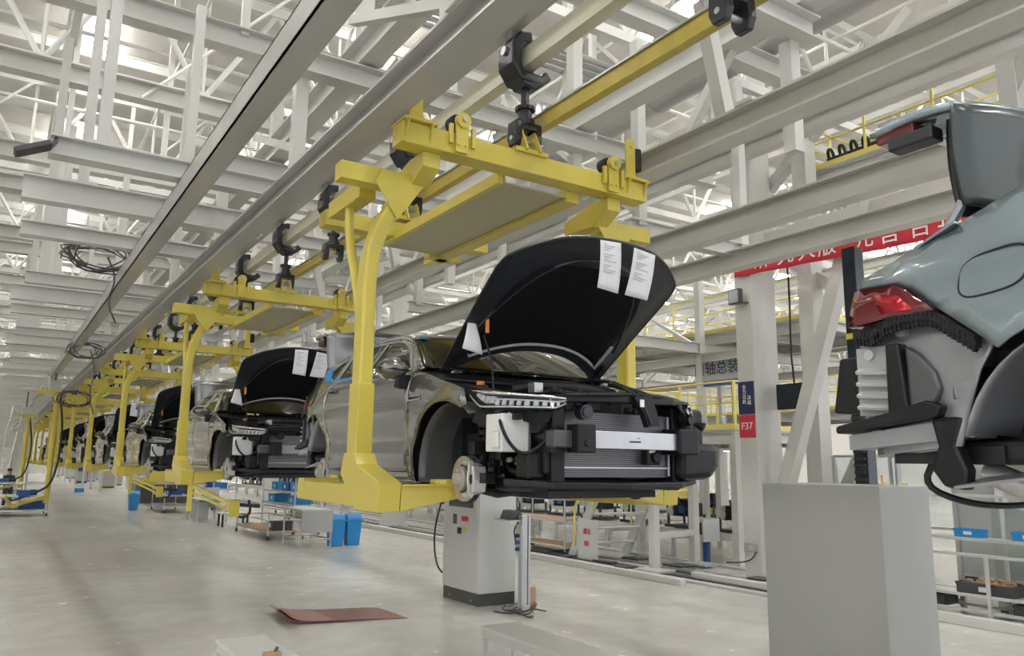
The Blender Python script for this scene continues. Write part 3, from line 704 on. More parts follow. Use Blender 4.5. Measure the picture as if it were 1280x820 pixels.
    # interior and body core
    b = MB(); b.prism([(.40, .30), (.40, 1.02), (.46, 1.08), (.62, 1.05), (.70, .8), (.9, .42), (2.2, .42), (2.3, .75), (3.3, .80), (3.3, .45), (2.3, .45), (2.2, .30)], 'x', -.50, .50)
    b.build('cabin_floor', M['inner'], C_)
    for sx in (-1, 1):
        b = MB().prism([(.62, .3), (.62, 1.13), (2.3, 1.17), (2.3, .7), (2.2, .3)], 'x', sx * .76, sx * .80); b.build('door_lining', M['inner'], C_)
        for y in (1.25, 2.1):
            s = MB().box(sx * .38 - .24, sx * .38 + .24, y - .28, y + .22, .5, .66).prism([(y + .1, .6), (y + .24, .6), (y + .42, 1.2), (y + .34, 1.22)], 'x', sx * .38 - .23, sx * .38 + .23)
            s.box(sx * .38 - .11, sx * .38 + .11, y + .34, y + .43, 1.2, 1.36).build('seat', M['black'], C_, bevel=.02)
    MB().tube([(-.37 + .18 * math.cos(a), .80 - .03 * math.sin(a), 1.02 + .18 * math.sin(a)) for a in [k * math.pi / 10 for k in range(21)]], .014, 6).build('steering_wheel', M['black'], C_)
    # underbody and sill studs
    b = MB().box(-.80, .80, .52, 2.26, .20, .27)
    b.box(-.45, .45, -.62, .52, .20, .25); b.build('underbody', M['inner'], C_)
    b = MB()
    for k in range(8):
        for sx in (-1, 1): b.box(sx * .80 - .02, sx * .80 + .02, .66 + k * .19, .72 + k * .19, .235, .28)
    b.build('sill_clips', M['rubber'], C_)
    for sx in (-1, 1): MB().box(*sorted((sx * .79, sx * .835)), .52, 2.26, .225, .285).build('sill_flange', M['primer'], C_)
    # ---- engine bay and front end
    K = M['black']
    MB().box(-.60, .60, .26, .40, .30, 1.02).build('firewall', M['inner'], C_)
    for sx in (-1, 1):
        MB().box(*sorted((sx * .44, sx * .56)), -.80, .30, .50, .64).build('chassis_rail', M['inner'], C_)
        MB().prism([(-.55, .78), (.3, .90), (.3, 1.03), (-.25, .93), (-.55, .86)], 'x', sx * .60, sx * .72).build('fender_rail', M['inner'], C_)
        MB().cyl((sx * .55, .03, .86), (sx * .55, .03, .93), .11, 20).build('strut_tower', M['inner'], C_)
    b = MB().box(-.33, .30, -.48, .12, .45, .90); b.box(-.28, .1, -.40, .05, .90, .955); b.build('engine_block', K, C_, bevel=.03)
    MB().box(.32, .55, -.35, -.02, .62, .90).build('battery', K, C_, bevel=.01)
    MB().tube([(-.40, -.1, .96), (-.25, -.2, .985), (0, -.22, .99), (.22, -.25, .97), (.32, -.35, .93)], .05, 12, 2).build('air_hose', K, C_, smooth=True)
    rs = MB().cyl((-.52, .15, .92), (-.52, .15, 1.0), .055, 14).build('coolant_reservoir', K, C_)
    MB().cyl((-.52, .15, 1.0), (-.52, .15, 1.03), .03, 12).build('cap', M['orange'], rs)
    MB().box(.40, .46, -.42, -.36, .93, .975).build('connector', M['orange'], C_)
    MB().box(-.35, -.28, -.3, -.22, .93, 1.0).build('connector', M['alu'], C_)
    # washer bottle left of the picture
    wb = MB().box(-.80, -.60, -.62, -.42, .50, .745); wb.cyl((-.66, -.52, .745), (-.66, -.52, .785), .05, 14).box(-.82, -.80, -.6, -.52, .52, .63)
    wb.build('washer_bottle', M['plastic_white'], C_, bevel=.02)
    MB().bar((-.60, -.62, .78), (-.60, -.62, .50), .018).build('bottle_bracket', M['alu'], C_)
    # headlamps: curved wedge
    for sx in (-1, 1):
        path = cr([(-.835, -.225), (-.83, -.38), (-.795, -.56), (-.72, -.72), (-.61, -.86), (-.53, -.925)], 5)
        n = len(path)
        def lampz(t, top): return (lerp(.918, .838, t) if top else (lerp(.905, .792, min(1, t / .2)) if t < .2 else lerp(.797, .768, t) + (max(0, t - .86) / .14) * .035))
        def grid_l(off, za, zb, t0=0.0, t1=1.0, lean=0.0):
            def f(u, v):
                t = lerp(t0, t1, u); q = t * (n - 1); i = min(int(q), n - 2); fr = q - i
                x = lerp(path[i][0], path[i + 1][0], fr); y = lerp(path[i][1], path[i + 1][1], fr)
                dx, dy = path[i + 1][0] - path[i][0], path[i + 1][1] - path[i][1]; L = math.hypot(dx, dy)
                nx, ny = -dy / L, dx / L           # inward
                zt_, zb_ = lampz(t, True), lampz(t, False); z = lerp(zb_, zt_, lerp(za, zb, v))
                o_ = off + lean * (1 - abs(2 * v - 1)) * 0 + .03 * lerp(za, zb, v)
                return (-sx * (x + nx * o_), y + ny * o_, z)
            return f
        hl = MB().grid(grid_l(0, 0, 1), 20, 4).build('headlamp', M['clear'], C_, smooth=True)
        MB().grid(grid_l(.07, -.1, 1.05), 20, 3).build('lamp_housing', M['inner'], hl, smooth=True, solid=.02)
        MB().grid(grid_l(.004, .84, 1.04), 20, 1).build('chrome_trim', M['chrome'], hl, smooth=True, solid=.01)
        MB().grid(grid_l(.010, .0, .10, .05), 20, 1).build('light_guide', M['lampwhite'], hl, smooth=True, solid=.008)
        for k in range(9):
            MB().grid(grid_l(.030, .16 , .48, .34 + k * .066, .375 + k * .066), 1, 1).build('light_guide', M['lampwhite'], hl, solid=.012)
        MB().grid(grid_l(.024, .50, .58, .30, .98), 12, 1).build('light_guide', M['lampwhite'], hl, solid=.012)
        for k in range(4):
            MB().grid(grid_l(.045, .28, .70, .08 + k * .062, .125 + k * .062), 1, 1).build('reflector', M['lampwhite'], hl, solid=.02)
        b = MB(); b.grid(lambda u, v: (sx * lerp(.81, .56, u), lerp(-.33, -.84, u) + .06 * v, .77 - .07 * v - .02 * math.sin(u * 9)), 10, 3); b.build('lamp_bracket', K, C_, solid=.015)
    # radiator pack
    r_ = MB().box(-.42, .50, -.70, -.65, .34, .775).build('radiator', M['rad'], C_)
    b = MB().box(-.43, .51, -.715, -.70, .555, .57).box(-.43, .51, -.715, -.70, .40, .41); b.build('radiator_seam', M['alu'], r_)
    MB().cyl((.49, -.715, .35), (.49, -.715, .77), .011, 8).build('radiator_pipe', M['alu'], r_)
    MB().box(-.52, -.42, -.76, -.62, .30, .84).build('radiator_frame', K, C_, bevel=.01); MB().box(.51, .60, -.74, -.58, .30, .84).build('radiator_frame', K, C_, bevel=.01)
    top = MB(); top.sweepbox([(-.62, -.66, .83), (-.45, -.76, .85), (0, -.80, .865), (.45, -.76, .87), (.74, -.60, .875), (.86, -.46, .86)], .10, .05, (0, 0, 1)); top.build('upper_cross_member', K, C_, bevel=.008)
    b = MB(); b.sweepbox([(-.70, -.52, .31), (-.5, -.74, .29), (0, -.82, .285), (.5, -.74, .29), (.80, -.55, .31), (.90, -.40, .34)], .16, .045, (0, 0, 1)); b.build('undertray_lip', K, C_, bevel=.01)
    # crash beam
    bm_ = MB(); bm_.sweepbox([(-.62, -.80, .575), (-.40, -.86, .58), (0, -.89, .58), (.40, -.86, .58), (.56, -.82, .575)], .10, .045, (0, 0, 1))
    bm_ = MB(); P_ = [(-.40, -.865), (-.30, -.875), (0, -.89), (.30, -.875), (.44, -.855)]
    vv = []; 
    bm_.sweepbox([(x, y, .585) for x, y in P_], .045, .115, (0, 0, 1)); cb = bm_.build('crash_beam', M['alu'], C_, bevel=.004)
    b = MB().box(-.02, .07, -.915, -.905, .572, .582).box(-.33, -.31, -.903, -.895, .60, .615).box(.05, .06, -.915, -.905, .60, .605); b.build('beam_slots', M['rubber'], cb)
    MB().box(-.44, -.30, -.925, -.80, .50, .68).cyl((-.37, -.935, .56), (-.37, -.92, .56), .022, 12).build('beam_bracket', K, C_, bevel=.008)
    MB().box(.42, .60, -.91, -.72, .50, .68).build('beam_bracket', K, C_, bevel=.012)
    # side air guides / fog lamp housings
    MB().box(.56, .84, -.72, -.42, .36, .84).box(.60, .70, -.76, -.70, .62, .82).build('air_guide', K, C_, bevel=.03)
    MB().prism([(.52, .315), (.84, .33), (.91, .42), (.92, .58), (.54, .60)], 'y', -.80, -.40).build('fog_lamp_housing', K, C_, bevel=.05)
    MB().box(-.56, -.42, -.74, -.60, .36, .60).box(-.66, -.52, -.70, -.56, .33, .50).box(-.60, -.5, -.72, -.6, .62, .8).build('air_guide', K, C_, bevel=.015)
    MB().box(-.57, -.42, -.86, -.76, .53, .64).build('beam_end', M['gunmetal'], C_, bevel=.01)
    # horns, latch, sensor
    MB().cyl((-.30, -.83, .765), (-.30, -.76, .765), .05, 18).cyl((-.30, -.84, .765), (-.30, -.83, .765), .035, 18).build('horn', M['blackgloss'], C_)
    MB().cyl((.62, -.83, .755), (.62, -.74, .765), .04, 16, .055).cyl((.66, -.80, .73), (.70, -.86, .70), .015, 10, .035).build('horn', M['blackgloss'], C_)
    la = MB().prism([(.05, .88), (.20, .90), (.24, .80), (.27, .69), (.17, .68), (.13, .78)], 'y', -.88, -.83).tube([(.02, -.70, .99), (.05, -.82, .93), (.10, -.87, .88), (.14, -.87, .80), (.19, -.88, .70)], .016, 8, 2)
    la.build('bonnet_latch', K, C_)
    MB().box(.095, .125, -.892, -.882, .815, .865).build('latch_label', M['white'], C_)
    MB().box(.24, .36, -.78, -.715, .43, .53).cyl((.32, -.80, .48), (.32, -.76, .48), .04, 14).build('air_sensor', K, C_, bevel=.008)
    MB().box(.26, .31, -.785, -.78, .51, .53).build('sensor_label', M['white'], C_)
    # front lower tangle: hoses, looms
    rnd = random.Random(3)
    for k, (pts, r0) in enumerate([
        ([(-.60, -.30, .76), (-.72, -.50, .72), (-.82, -.62, .70), (-.78, -.66, .56), (-.68, -.68, .47), (-.56, -.72, .55), (-.50, -.78, .66)], .012),
        ([(-.55, -.1, .80), (-.62, -.3, .66), (-.55, -.45, .52), (-.45, -.5, .40)], .018),
        ([(-.50, -.2, .45), (-.62, -.45, .36), (-.50, -.62, .38), (-.3, -.5, .34)], .022),
        ([(-.45, -.80, .87), (-.2, -.85, .885), (.1, -.84, .90), (.45, -.80, .90), (.8, -.55, .89)], .016),
        ([(.15, -.80, .90), (.35, -.6, .94), (.5, -.3, .95), (.4, .1, .98)], .018),
        ([(.60, -.70, .84), (.72, -.66, .80), (.85, -.5, .74), (.86, -.46, .62)], .014),
        ([(.10, -.55, 1.0), (.30, -.62, .95), (.36, -.72, .90), (.5, -.7, .90)], .02),
        ([(.2, .18, 1.04), (.35, .0, 1.10), (.52, -.2, 1.05), (.56, -.35, .94)], .012)]):
        MB().tube(pts, r0, 8, 2).build('wiring_loom', K, C_, smooth=True)
    b = MB()
    for k in range(46):
        x = rnd.uniform(-.74, -.30); y = rnd.uniform(-.66, -.1); z = rnd.uniform(.30, .80); s = rnd.uniform(.015, .05)
        b.box(x - s, x + s, y - s, y + s, z - s * rnd.uniform(.4, 1.4), z + s)
    for k in range(44):
        x = rnd.uniform(-.55, .82); y = lerp(-.74, -.5, abs(x) ** 2) + rnd.uniform(-.03, .12); z = rnd.uniform(.80, .92); s = rnd.uniform(.012, .035)
        b.box(x - s, x + s, y - s, y + s, z - s * rnd.uniform(.4, 1.2), z + s * .8)
    b.build('engine_bay_brackets', K, C_, bevel=.006)
    b = MB()
    for k in range(18):
        x = rnd.uniform(-.62, -.40); y = rnd.uniform(-.66, -.3); z = rnd.uniform(.36, .48); s = rnd.uniform(.01, .035)
        b.ball((x, y, z), s, 1, 1.3, .8, 8)
    b.build('gearbox_casting', M['cast'], C_, smooth=True)
    b = MB().box(-.60, .60, -.45, -.2, .24, .33).box(-.62, -.5, -.7, .3, .25, .33).box(.5, .62, -.7, .3, .25, .33); b.build('subframe', K, C_, bevel=.015)
    # ---- bonnet, raised
    ang = math.radians(35.5); cy0, cz0 = .41, 1.135
    def hp(x, u, h=0.0):       # u: along the bonnet from hinge to nose, h: above the skin plane
        dome = .03 * math.sin(min(1, max(0, u / 1.4)) * math.pi) - .045 * (x / .74) ** 2 + (.0)
        hh = h + dome
        return (x, cy0 - u * math.cos(ang) - hh * math.sin(ang) * 1.0, cz0 + u * math.sin(ang) + hh * math.cos(ang))
    def hood_hw(u): return float(np.interp(u, [0, .15, .5, .9, 1.15, 1.3, 1.42, 1.5], [.71, .725, .74, .76, .765, .72, .64, .60]))
    def u_rear(s): return .02 + .27 * (1 - abs(s) ** 2.2)
    def u_front(s): return 1.23 + .25 * (1 - abs(s) ** 2.9)
    def hood(u, v, h=0.0, k=1.0, a=0.0, b_=1.0):
        s = (2 * v - 1) * k; ub = lerp(u_rear(s), u_front(s), lerp(a, b_, u)); return hp(s * hood_hw(lerp(.0, 1.24, lerp(a, b_, u))), ub, h)
    bo = MB().grid(lambda u, v: hood(u, v, .0), 22, 24).build('bonnet', pm, C_, smooth=True, solid=.006)
    MB().grid(lambda u, v: hood(u, v, -.022 - .02 * (1 if .05 < u < .95 and .05 < v < .95 else 0) * 1.0, .992, .004, .996), 40, 44).build('inner_panel', M['hoodinner'], bo, smooth=True, angle=60)
    def padf(u, v):
        s = (2 * v - 1); k_ = .80 - .22 * max(0, (u - .55) / .45) ** 2; return hood(lerp(.12, .80, u), .5 + .5 * s * k_, -.055)
    MB().grid(padf, 14, 16).build('insulation_pad', M['pad'], bo, smooth=True, solid=.012)
    rim = MB(); rp = [padf(0, v / 20) for v in range(21)] ; rim.tube([(p[0], p[1] + .012, p[2] - .012) for p in rp] + [(lambda p: (p[0], p[1], p[2] - .01))(padf(k / 10, 1)) for k in range(1, 4)], .016, 6); rim.build('pad_edge', M['alu'] if False else M['panel'], bo, smooth=True)
    b = MB()
    def ribf(t):  # raised frame bead
        return t
    for kk in (.90,):
        pts = [hood(lerp(.86, .30, abs(2 * i / 30 - 1) ** 3) if True else 0, .5 + .5 * (2 * i / 30 - 1) * .90, -.05) for i in range(31)]
        b.tube(pts, .011, 6)
    b.build('panel_bead', M['hoodinner'], bo, smooth=True)
    b = MB(); b.tube([hood(1, v / 30, -.012) for v in range(31)], .010, 6); b.tube([hood(u / 20, 0, -.012) for u in range(21)], .009, 6); b.tube([hood(u / 20, 1, -.012) for u in range(21)], .009, 6); b.build('bonnet_hem', M['hoodinner'], bo, smooth=True)
    for s in (-1, 1): MB().tube([(s * .66, .42, 1.03), (s * .67, .46, 1.10), hp(s * .66, .05, -.04), hp(s * .66, .28, -.04)], .016, 6).build('bonnet_hinge', K, C_)
    pr_top = hp(-.60, .63, -.05)
    MB().tube([(-.57, -.12, .95), (-.575, -.10, 1.15), (-.60, -.03, 1.35), (pr_top[0], pr_top[1], pr_top[2] - .10), pr_top], .008, 6).build('prop_rod', K, C_)
    MB().cyl((pr_top[0], pr_top[1], pr_top[2] - .10), pr_top, .014, 8).build('rod_grip', M['orange'], C_)
    # ---- rear end
    def lid(u, v):
        s = 2 * v - 1; y = 3.12 - .10 * (1 - s * s) * 1.0 + .015 * math.sin(u * 3.1); z = lerp(1.38, 1.76, u); return (s * (.66 - .03 * (1 - u)), y + .07 * (1 - u) * 0, z + .05 * (1 - s * s) * u)
    tl = MB().grid(lid, 10, 14).build('boot_lid', pm, C_, smooth=True, solid=.02)
    def lid2(u, v):
        s = 2 * v - 1; p = lid(1, v); return (p[0], p[1] + .33 * u, p[2] + .03 * math.sin(u * 2.2) - .03 * u)
    MB().grid(lid2, 6, 14).build('lid_tail', pm, tl, smooth=True, solid=.03)
    MB().grid(lambda u, v: (lambda p: (p[0] * .9, p[1] + .05, p[2] - .02))(lid(u, v)), 8, 10).build('lid_inner', M['inner'], tl, smooth=True, solid=.02)
    for s in (-1, 1):
        MB().box(*sorted((s * .64, s * .46)), 3.28, 3.44, 1.71, 1.765).build('lid_lamp', M['taillamp'], tl, bevel=.01)
        MB().box(*sorted((s * .66, s * .58)), 3.20, 3.38, 1.66, 1.715).build('lamp_socket', M['inner'], tl, bevel=.008)
        MB().tube([(s * .60, 3.0, 1.10), (s * .61, 3.18, 1.16), (s * .61, 3.22, 1.28), (s * .60, 3.14, 1.40)], .02, 8, 2).build('lid_hinge', M['primer'], C_, smooth=True)
    b = MB(); b.grid(lambda u, v: ((2 * v - 1) * (W(3.12 + .4 * u, 1.22) - .01), 3.12 + .4 * u, lerp(1.295, 1.16, u)) if abs(2 * v - 1) > .86 else ((2 * v - 1) * (W(3.12 + .4 * u, 1.2) - .02), 3.12 + .4 * u, lerp(1.295, 1.16, u) - .10), 4, 22); b.build('boot_surround', pm, C_, solid=.01)
    MB().prism([(3.46, .50), (3.48, 1.13), (3.51, 1.13), (3.50, .50)], 'x', -.70, .70).build('rear_panel', M['primer'], C_)
    for sx in (-1, 1):
        # tail lamp, wraps the corner
        lo = [(3.15, .968), (3.255, 1.06), (3.33, 1.10), (3.50, 1.115), (3.53, 1.11), (3.54, .965), (3.37, .975)]
        lp = side_panel('tail_lamp', C_, lo, [], sx, M['taillamp'], inset=-.004, thick=.05)
        side_panel('lamp_reflector', lp, [(3.24, .985), (3.31, 1.05), (3.44, 1.08), (3.38, .99)], [], sx, M['tailglow'], inset=-.007, thick=.004)
        MB().tube([(sx * (W(p[0], p[1]) + .003), p[0], p[1]) for p in lo[:2] + lo[2:4]], .006, 6).build('lamp_trim', M['black'], lp)
        # inner body corner (bare) with swage, bracket under the lamp, vent, absorbers
        CP = [(3.50, .985), (3.37, .975), (3.16, .965), (2.98, .84), (3.04, .75), (3.10, .62), (3.135, .50), (3.50, .47)]
        side_panel('corner_panel', C_, CP, [], sx, M['primer'], inset=.075, thick=.01)
        b = MB()
        for z in (.80, .85, .90): b.bar((sx * (W(3.3, .9) - .085), 3.10, z - .08), (sx * (W(3.4, .9) - .085), 3.40, z + .03), .022, .018)
        b.cyl((sx * (W(3.33, .9) - .08), 3.33, .925), (sx * (W(3.33, .9) - .05), 3.33, .925), .024, 14); b.bar((sx * (W(3.12, .9) - .085), 3.09, .70), (sx * (W(3.12, .9) - .085), 3.05, .82), .02, .02); b.bar((sx * (W(3.12, .9) - .085), 3.14, .66), (sx * (W(3.3, .9) - .085), 3.18, .90), .02, .016); b.build('panel_swage', M['primer'], C_)
        b = MB(); P_ = cr([(3.52, .93), (3.44, .915), (3.36, .945), (3.27, .955), (3.18, .945), (3.10, .89), (3.02, .83)], 5)
        for k in range(len(P_) - 1):
            y, z = P_[k]; b.box(*sorted((sx * (W(y, .9) - .01), sx * (W(y, .9) - .05))), y - .010, y + .002, z - .02, z + .02)
            b.bar((sx * (W(y, .9) - .02), y, z - .035), (sx * (W(y, .9) - .02), P_[k + 1][0], P_[k + 1][1] + .01), .02, .008)
        b.tube([(sx * (W(y, .9) - .02), y, z + .02) for y, z in P_], .010, 6); b.tube([(sx * (W(y, .9) - .02), y, z - .022) for y, z in P_], .008, 6)
        b.build('bumper_bracket', M['black'], C_)
        v_ = MB().box(*sorted((sx * .70, sx * .72)), 3.36, 3.53, .62, .88).build('air_vent', M['panel'], C_)
        for k in range(4): MB().bar((sx * .735, 3.39, .645 + k * .045), (sx * .735, 3.52, .655 + k * .045), .03, .012, (sx * .6, 0, 1)).build('louvre', M['cab'], v_)
        MB().cyl((sx * .72, 3.47, .85), (sx * .735, 3.47, .85), .02, 12).build('plug', M['cab'], v_)
        MB().prism([(3.53, .63), (3.69, .64), (3.65, .86), (3.56, .86)], 'x', sx * .58, sx * .66).build('bumper_absorber', M['black'], C_, bevel=.01)
        MB().prism([(3.30, .63), (3.38, .62), (3.375, .875), (3.32, .875)], 'x', sx * .66, sx * .78).build('bumper_absorber', M['black'], C_, bevel=.01)
        MB().prism([(3.18, .64), (3.20, .60), (3.60, .55), (3.60, .58), (3.40, .62), (3.24, .66)], 'x', sx * .66, sx * .78).build('absorber_base', M['black'], C_, bevel=.01)
        MB().prism([(3.31, .865), (3.26, .83), (3.20, .76), (3.185, .70), (3.22, .645), (3.31, .63)], 'x', sx * .68, sx * .765).build('bumper_absorber', M['gunmetal'], C_, bevel=.015)
        MB().prism([(3.10, .53), (3.57, .49), (3.57, .545), (3.10, .60)], 'x', sx * .60, sx * .74).build('rear_sill', M['primer'], C_)
        MB().grid(lambda u, v: (sx * lerp(.80, .60, v), lerp(2.75, 3.15, u), lerp(.42, .36, u) + .03 * v), 6, 4).build('housing_skirt', M['primer'], C_, solid=.01)
        # fuel flap outline
        # trailing arm behind the arch
        tr_ = MB(); tr_.prism([(3.12, .60), (3.24, .60), (3.22, .50), (3.25, .42), (3.21, .36), (3.13, .35), (3.12, .42), (3.15, .50)], 'x', sx * .70, sx * .76); tr_.build('tow_bracket', M['black'], C_, bevel=.015)
    MB().box(-.64, .64, 2.40, 3.2, .44, .52).build('rear_subframe', M['inner'], C_, bevel=.02)
    MB().box(-.66, .66, 3.05, 3.44, .44, .50).build('rear_floor', M['inner'], C_)
    MB().tube([(-.50, 3.2, .42), (-.48, 3.1, .37), (-.30, 3.1, .34), (0, 3.15, .36)], .045, 12, 2).cyl((-.2, 3.2, .36), (.45, 3.2, .36), .10, 18).build('exhaust_silencer', M['cast'], C_, smooth=True)
    MB().tube([(-.64, 3.3, .46), (-.66, 3.34, .36), (-.60, 3.22, .30), (-.40, 3.15, .29), (-.2, 3.1, .32)], .012, 6, 2).build('exhaust_hanger', M['black'], C_)
    fl = []
    a0 = [(2.955 + .115 * (abs(math.cos(t)) ** .6) * math.copysign(1, math.cos(t)), 1.065 + .076 * (abs(math.sin(t)) ** .6) * math.copysign(1, math.sin(t)) - .06 * (0)) for t in [k * math.pi / 20 for k in range(41)]]
    MB().tube([(-(W(y, z) + .001), y, z + (y - 2.955) * -.10) for y, z in a0], .004, 5).build('fuel_flap_gap', M['rubber'], C_)
    return C_
print('building car')
car = make_car()
OFF = (3.5, 4.88, 1.78)
def swap(o, a, b):
    for ch in [o] + kids(o):
        if ch.type == 'MESH' and ch.data.materials and ch.data.materials[0] == M[a]:
            ch.material_slots[0].link = 'OBJECT'; ch.material_slots[0].material = M[b]
        if ch is not o: swap(ch, a, b)
MICRO = ('wiring_loom', 'sill_clips', 'light_guide', 'reflector', 'panel_bead', 'seat', 'latch_label', 'sensor_label', 'beam_slots', 'vent_slot')
cars = []
descr = ['grey sedan with open bonnet and no front bumper, hanging in the foreground',
         'film-wrapped grey car with raised black bonnet, directly behind the foreground sedan',
         'third grey car in the hanging row, half hidden behind the second yellow post',
         'fourth grey car in the hanging row with a white sheet on its bonnet']
for i in range(9):
    c = car if i == 0 else copy_tree(car, skip=() if i < 3 else MICRO)
    c.location = (3.55, 4.88 + PITCH * i, 1.78); c.scale = (1.055, 1, 1)
    c['label'] = descr[i] if i < len(descr) else '%s grey car of the hanging row, counted from the foreground sedan' % ORD[i]
    c['group'] = 'cars hanging in the overhead row'
    cars.append(c)
for c in cars[1:]:
    for ch in kids(c):
        if ch.name.split('.')[0] in ('front_door', 'front_fender', 'rear_door', 'body_side'):
            ch.material_slots[0].link = 'OBJECT'; ch.material_slots[0].material = M['film']
# the silver blue car at the right edge, one place ahead on the line
c0 = copy_tree(car); c0.location = (3.55, 4.88 - PITCH, 1.78); c0.scale = (1.055, 1, 1)
c0['label'] = 'silver blue car seen from behind at the right edge, boot lid raised, bumper missing'
c0['group'] = 'cars hanging in the overhead row'
for ch in kids(c0):
    if ch.name.split('.')[0] in ('brake_disc', 'brake_caliper', 'suspension_arm') and sum(v.co.y for v in ch.data.vertices) / len(ch.data.vertices) > 2:
        for q in kids(ch): bpy.data.objects.remove(q)
        bpy.data.objects.remove(ch)
swap(c0, 'paint', 'paintblue')
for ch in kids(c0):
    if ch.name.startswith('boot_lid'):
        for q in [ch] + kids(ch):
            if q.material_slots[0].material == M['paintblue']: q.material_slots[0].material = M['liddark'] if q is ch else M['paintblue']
# paper sheets on the bonnets
def sheet(i, poly, label, lines=True, bend=.02):
    """poly: four local points tl, tr, br, bl in car coordinates"""
    a, b, c, d = [Vector(p) for p in poly]
    def f(u, v):
        p = a.lerp(b, v).lerp(d.lerp(c, v), u); return p + Vector((0, -bend * math.sin(u * 2.6), 0))
    t = thing('inspection_sheet', label, 'paper', tuple(Vector((3.5, 4.88 + PITCH * i, 1.78)) + a)); t['group'] = 'paper sheets on the bonnets'
    O = tuple(a)
    MB().grid(f, 8, 4).build('paper', M['paper'], t, O, smooth=True, solid=.0015)
    if lines:
        m_ = MB()
        for k in range(14):
            if k in (4, 9): continue
            u = .06 + k * .045; w = .15 + (k * 37 % 50) / 100
            p0, p1, p2, p3 = f(u, .15), f(u, .15 + w), f(u + .012, .15 + w), f(u + .012, .15)
            m_.verts_faces([q + Vector((0, -.003, 0)) for q in (p0, p1, p2, p3)], [(0, 1, 2, 3)])
        m_.build('printed_lines', M['ink'], t, O)
    return t
S1 = [(-.142, -.83, 1.955), (.045, -.83, 1.962), (.028, -.80, 1.60), (-.157, -.80, 1.62)]
S2 = [(.168, -.83, 1.95), (.37, -.83, 1.925), (.30, -.80, 1.585), (.09, -.80, 1.60)]
S3 = [(-.70, -.0, 1.50), (-.66, -.0, 1.50), (-.60, -.03, 1.20), (-.77, -.03, 1.235)]
sheet(0, S1, 'left of the two printed sheets hanging from the nose of the foreground bonnet')
sheet(0, S2, 'right, slightly twisted printed sheet hanging from the nose of the foreground bonnet')
sheet(0, S3, 'blank white sheet hanging at the left edge of the foreground bonnet', False)
sheet(1, S1, 'left printed sheet on the bonnet of the car behind the foreground sedan')
sheet(1, S2, 'right printed sheet on the bonnet of the car behind the foreground sedan')
sheet(1, S3, 'blank white sheet at the left bonnet edge of the second car', False)
sheet(3, [(x - .3, y, z) for x, y, z in S1], 'white sheet on the bonnet of the fourth car in the row')
sheet(2, S2, 'white sheet on the bonnet of the third car in the row', False)
# tape and tag on the foreground car
def cw(i, p): return (3.5 + p[0], 4.88 + PITCH * i + p[1], 1.78 + p[2])
t_ = MB(); t_.prism([(2.60, 1.205), (2.78, 1.225), (2.72, 1.30), (2.56, 1.36)], 'x', -.775, -.765); t_.prism([(1.35, 1.155), (2.35, 1.185), (2.35, 1.20), (1.35, 1.17)], 'x', -.845, -.84)
tp = t_.build('masking_tape', M['tape'], cars[0]); 
MB().box(-.60, -.54, .98, 1.10, 1.455, 1.46).build('masking_tape', M['tape'], cars[0])
MB().prism([(.62, 1.10), (.86, 1.10), (.80, 1.02), (.74, 1.04)], 'x', -.87, -.865).build('door_tag', M['paper'], cars[0])

# ---------------------------------------------------------------- numbered column with signs
colm = MB().box(12.95, 13.72, 10.72, 11.16, 0, 13.1).build('hall_column', M['steel'], bevel=.012); colm['kind'] = 'structure'
def text(body, size, mt, loc, rot, name, parent=None, ext=.003):
    cu = bpy.data.curves.new(name, 'FONT'); cu.body = body; cu.size = size; cu.extrude = ext; cu.align_x = 'CENTER'; cu.align_y = 'CENTER'
    o = bpy.data.objects.new(name, cu); COL.objects.link(o)
    dg = bpy.context.evaluated_depsgraph_get(); me = bpy.data.meshes.new_from_object(o.evaluated_get(dg)); bpy.data.objects.remove(o)
    me.materials.clear(); me.materials.append(mt)
    o = bpy.data.objects.new(name, me); COL.objects.link(o); o.location = loc; o.rotation_euler = rot
    if parent is not None: o.parent = parent
    return o
FX = (math.pi / 2, 0, -math.pi / 2)        # writing on a face that looks towards -X
t = thing('column_sign', 'red sign reading F37 on the white column', 'sign', (12.94, 10.94, 2.98))
MB().box(12.925, 12.945, 10.74, 11.14, 2.80, 3.26).build('sign_plate', M['redsign'], t, tuple(t.location))
text('F37', .20, M['white'], (-.018, 0, .05), FX, 'lettering', t)
t = thing('column_poster', 'dark blue poster with white column writing above the red number sign', 'poster', (12.94, 10.94, 3.62))
MB().box(12.925, 12.945, 10.74, 11.14, 3.28, 3.95).build('poster_sheet', M['signblue'], t, tuple(t.location))
text('\u5168\n\u529b\n\u4ee5\n\u8d74', .10, M['white'], (-.018, .04, .06), FX, 'lettering', t)
text('\u51b3\n\u6218', .10, M['white'], (-.018, -.08, -.06), FX, 'lettering', t)
t = thing('floodlight', 'small grey floodlight fixed to the numbered column below the banner', 'lamp', (12.8, 10.95, 5.7)); O = tuple(t.location)
MB().box(12.72, 12.84, 10.84, 11.14, 5.58, 5.90).build('lamp_body', M['cabdark'], t, O, bevel=.01); MB().box(12.705, 12.72, 10.87, 11.11, 5.61, 5.87).build('lamp_glass', M['panel'], t, O)
MB().bar((12.84, 10.86, 5.60), (12.95, 10.80, 5.60), .04).build('lamp_bracket', M['cabdark'], t, O)
t = thing('wall_socket', 'grey socket plate low on the numbered column with a black cable', 'socket', (12.93, 10.92, .62)); O = tuple(t.location)
MB().box(12.92, 12.95, 10.80, 11.14, .52, .70).build('socket_plate', M['panel'], t, O); MB().box(12.91, 12.92, 10.9, 11.0, .56, .66).build('outlet', M['cab'], t, O)
MB().tube([(12.91, 10.82, .55), (12.86, 10.9, .38), (12.85, 11.2, .30), (12.8, 11.5, .28)], .014, 6, 2).build('cable', M['rubber'], t, O)
